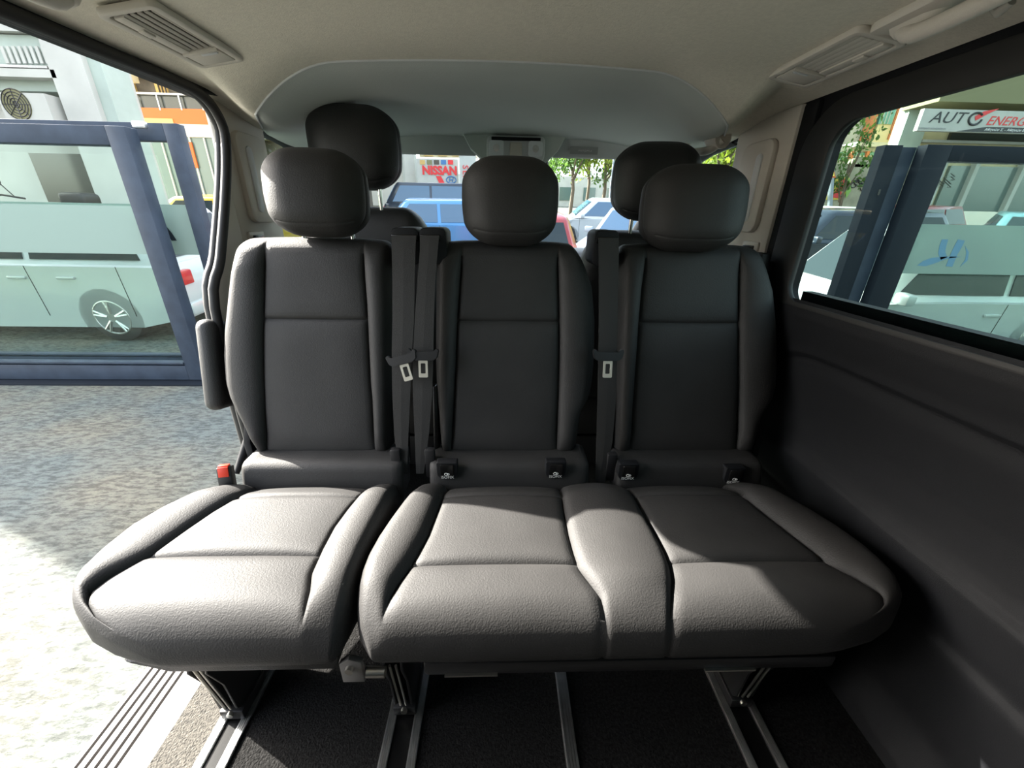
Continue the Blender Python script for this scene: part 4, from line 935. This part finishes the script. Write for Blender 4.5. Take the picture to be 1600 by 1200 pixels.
for u in (1328, 1352, 1378): bq('pier', u, u + 4, 236, 262, 17.1, M['terra'], b8, .3, vref=248)
for u in (1308, 1334, 1358): bq('window', u, u + 17, 238, 250, 17.2, M['wgreen'], b8, .12, vref=244); bq('window_bar', u, u + 17, 243, 245, 17.15, M['wallw'], b8, .05, vref=244)
gw = thing('graffiti_wall', 'low concrete yard wall sprayed with red and yellow graffiti', 'wall', tuple(cu(1335, 320, 15)))
M['conc2'] = mat('old_concrete', (.36, .34, .24), .9, noise=(3, .2)); M['gyel'] = mat('spray_yellow', (.75, .60, .10), .7); M['ggrn'] = mat('spray_green', (.25, .45, .10), .7)
bq('wall', 1230, 1420, 256, 335, 14.5, M['conc2'], gw, .3, vref=290); bq('wall', 1337, 1420, 247, 262, 14.5, M['conc2'], gw, .35, vref=255)
def spray(pp, m_, y=14.49): o = px_stroke(gw, pp, y, M[m_]); o.name = 'sprayed_lettering'
spray([(1278, 290), (1293, 278), (1302, 281), (1312, 279), (1326, 276), (1330, 285), (1322, 300), (1316, 312), (1284, 312)], 'gyel', 14.47)
spray([(1292, 281), (1299, 281), (1300, 294), (1308, 294), (1310, 280), (1322, 279), (1318, 296), (1313, 310), (1296, 308), (1290, 298)], 'redpaint', 14.45)
spray([(1298, 286), (1308, 286), (1307, 290), (1299, 290)], 'blk', 14.43); spray([(1300, 292), (1308, 292), (1305, 300), (1301, 300)], 'gyel', 14.43)
spray([(1321, 285), (1328, 278), (1330, 298), (1322, 310)], 'ggrn', 14.44)
bm = bmesh.new(); rnd = random.Random(9)
for k in range(9):
    pts = []; u0, v0 = 1334 + 5 * k, 287 + rnd.uniform(-6, 10)
    for j in range(6): pts.append(at(u0 + 5 * math.cos(j * 1.3 + k), v0 + 5 * math.sin(j * 1.1 + 2 * k), 'y', 14.48))
    atube(bm, smoothpts(pts, 3), .018, 5)
for k in range(7):
    pts = []; u0, v0 = 1450 + 6 * k, 284 + rnd.uniform(-6, 14)
    for j in range(5): pts.append(at(u0 + 6 * (j % 2), v0 - 5 * (j // 2), 'y', 14.68))
    atube(bm, pts, .015, 5)
o = bmo('sprayed_scrawl', bm, M['blk'], gw)
pl_ = thing('utility_pole', 'dark slanting utility pole in front of the white block', 'pole', tuple(cu(1297, 330, 13)))
tube('pole', [cu(1296, 330, 13), cu(1300, 262, 13), cu(1322, 190, 13), cu(1345, 120, 13)], .07, M['pole'], pl_)
ts = thing('warning_sign', 'orange triangular warning sign in front of the graffiti', 'sign', tuple(cu(1300, 330, 12.5)))
swoosh(ts, [tuple(cu(u, v, 12.5))[::2] for u, v in ((1291, 277), (1301, 257), (1306, 278))], 12.5, M['orange'], .02).name = 'sign_plate'
swoosh(ts, [tuple(cu(u, v, 12.5))[::2] for u, v in ((1294, 275), (1301, 262), (1303, 275))], 12.48, M['gyel'], .01).name = 'sign_face'
swoosh(ts, [tuple(cu(u, v, 12.5))[::2] for u, v in ((1299, 266), (1301, 266), (1300.6, 273), (1299.4, 273))], 12.46, M['blk'], .01).name = 'sign_symbol'
cyl('sign_post', cu(1299, 276, 12.53), (cu(1299, 276, 12.53).x, 12.53, gz(12.5)), .03, M['pole'], ts)
tree('sparse street tree beside the slanting pole on the right', at(1312, 300, 'y', 14.0).x, 13.9, 4.2, .8, M['leafd'], 8, .06, 500)
# scooter behind the left gate
sc = thing('scooter', 'blue scooter standing behind the left gate glass', 'scooter', (-9.2, 7.3, gz(7.3)))
P0 = cu(14, 330, 7.4)
tube('fairing', smoothpts([(P0.x, 7.4, gz(7.4) + .35), (P0.x + .05, 7.4, P0.z - .1), (P0.x + .05, 7.4, P0.z + .12)]), [.16] * 9, M['bluep'], sc, 12)
tube('handlebar', [(P0.x - .3, 7.35, P0.z + .2), (P0.x, 7.4, P0.z + .25), (P0.x + .3, 7.45, P0.z + .2)], .015, M['black'], sc)
cyl('mirror_stalk', (P0.x + .2, 7.4, P0.z + .22), (P0.x + .05, 7.4, P0.z + .42), .008, M['black'], sc); cyl('mirror', (P0.x + .0, 7.38, P0.z + .45), (P0.x + .0, 7.41, P0.z + .45), .07, M['black'], sc)
box('seat', (P0.x + .9, 7.5, P0.z + .06), (.75, .28, .14), M['black'], sc, .05, None, 3); box('top_case', (P0.x + 1.15, 7.5, P0.z + .2), (.42, .36, .22), M['black'], sc, .07, None, 3)
for dx in (-.15, 1.1):
    bm = bmesh.new(); atube(bm, [(P0.x + dx + .22 * math.cos(a * math.pi / 10), 7.45, gz(7.4) + .27 + .22 * math.sin(a * math.pi / 10)) for a in range(21)], .05, 8); bmo('wheel', bm, M['tyre'], sc, True)
box('rear_body', (P0.x + .9, 7.5, gz(7.4) + .5), (.7, .25, .35), M['bluep'], sc, .08, None, 3)
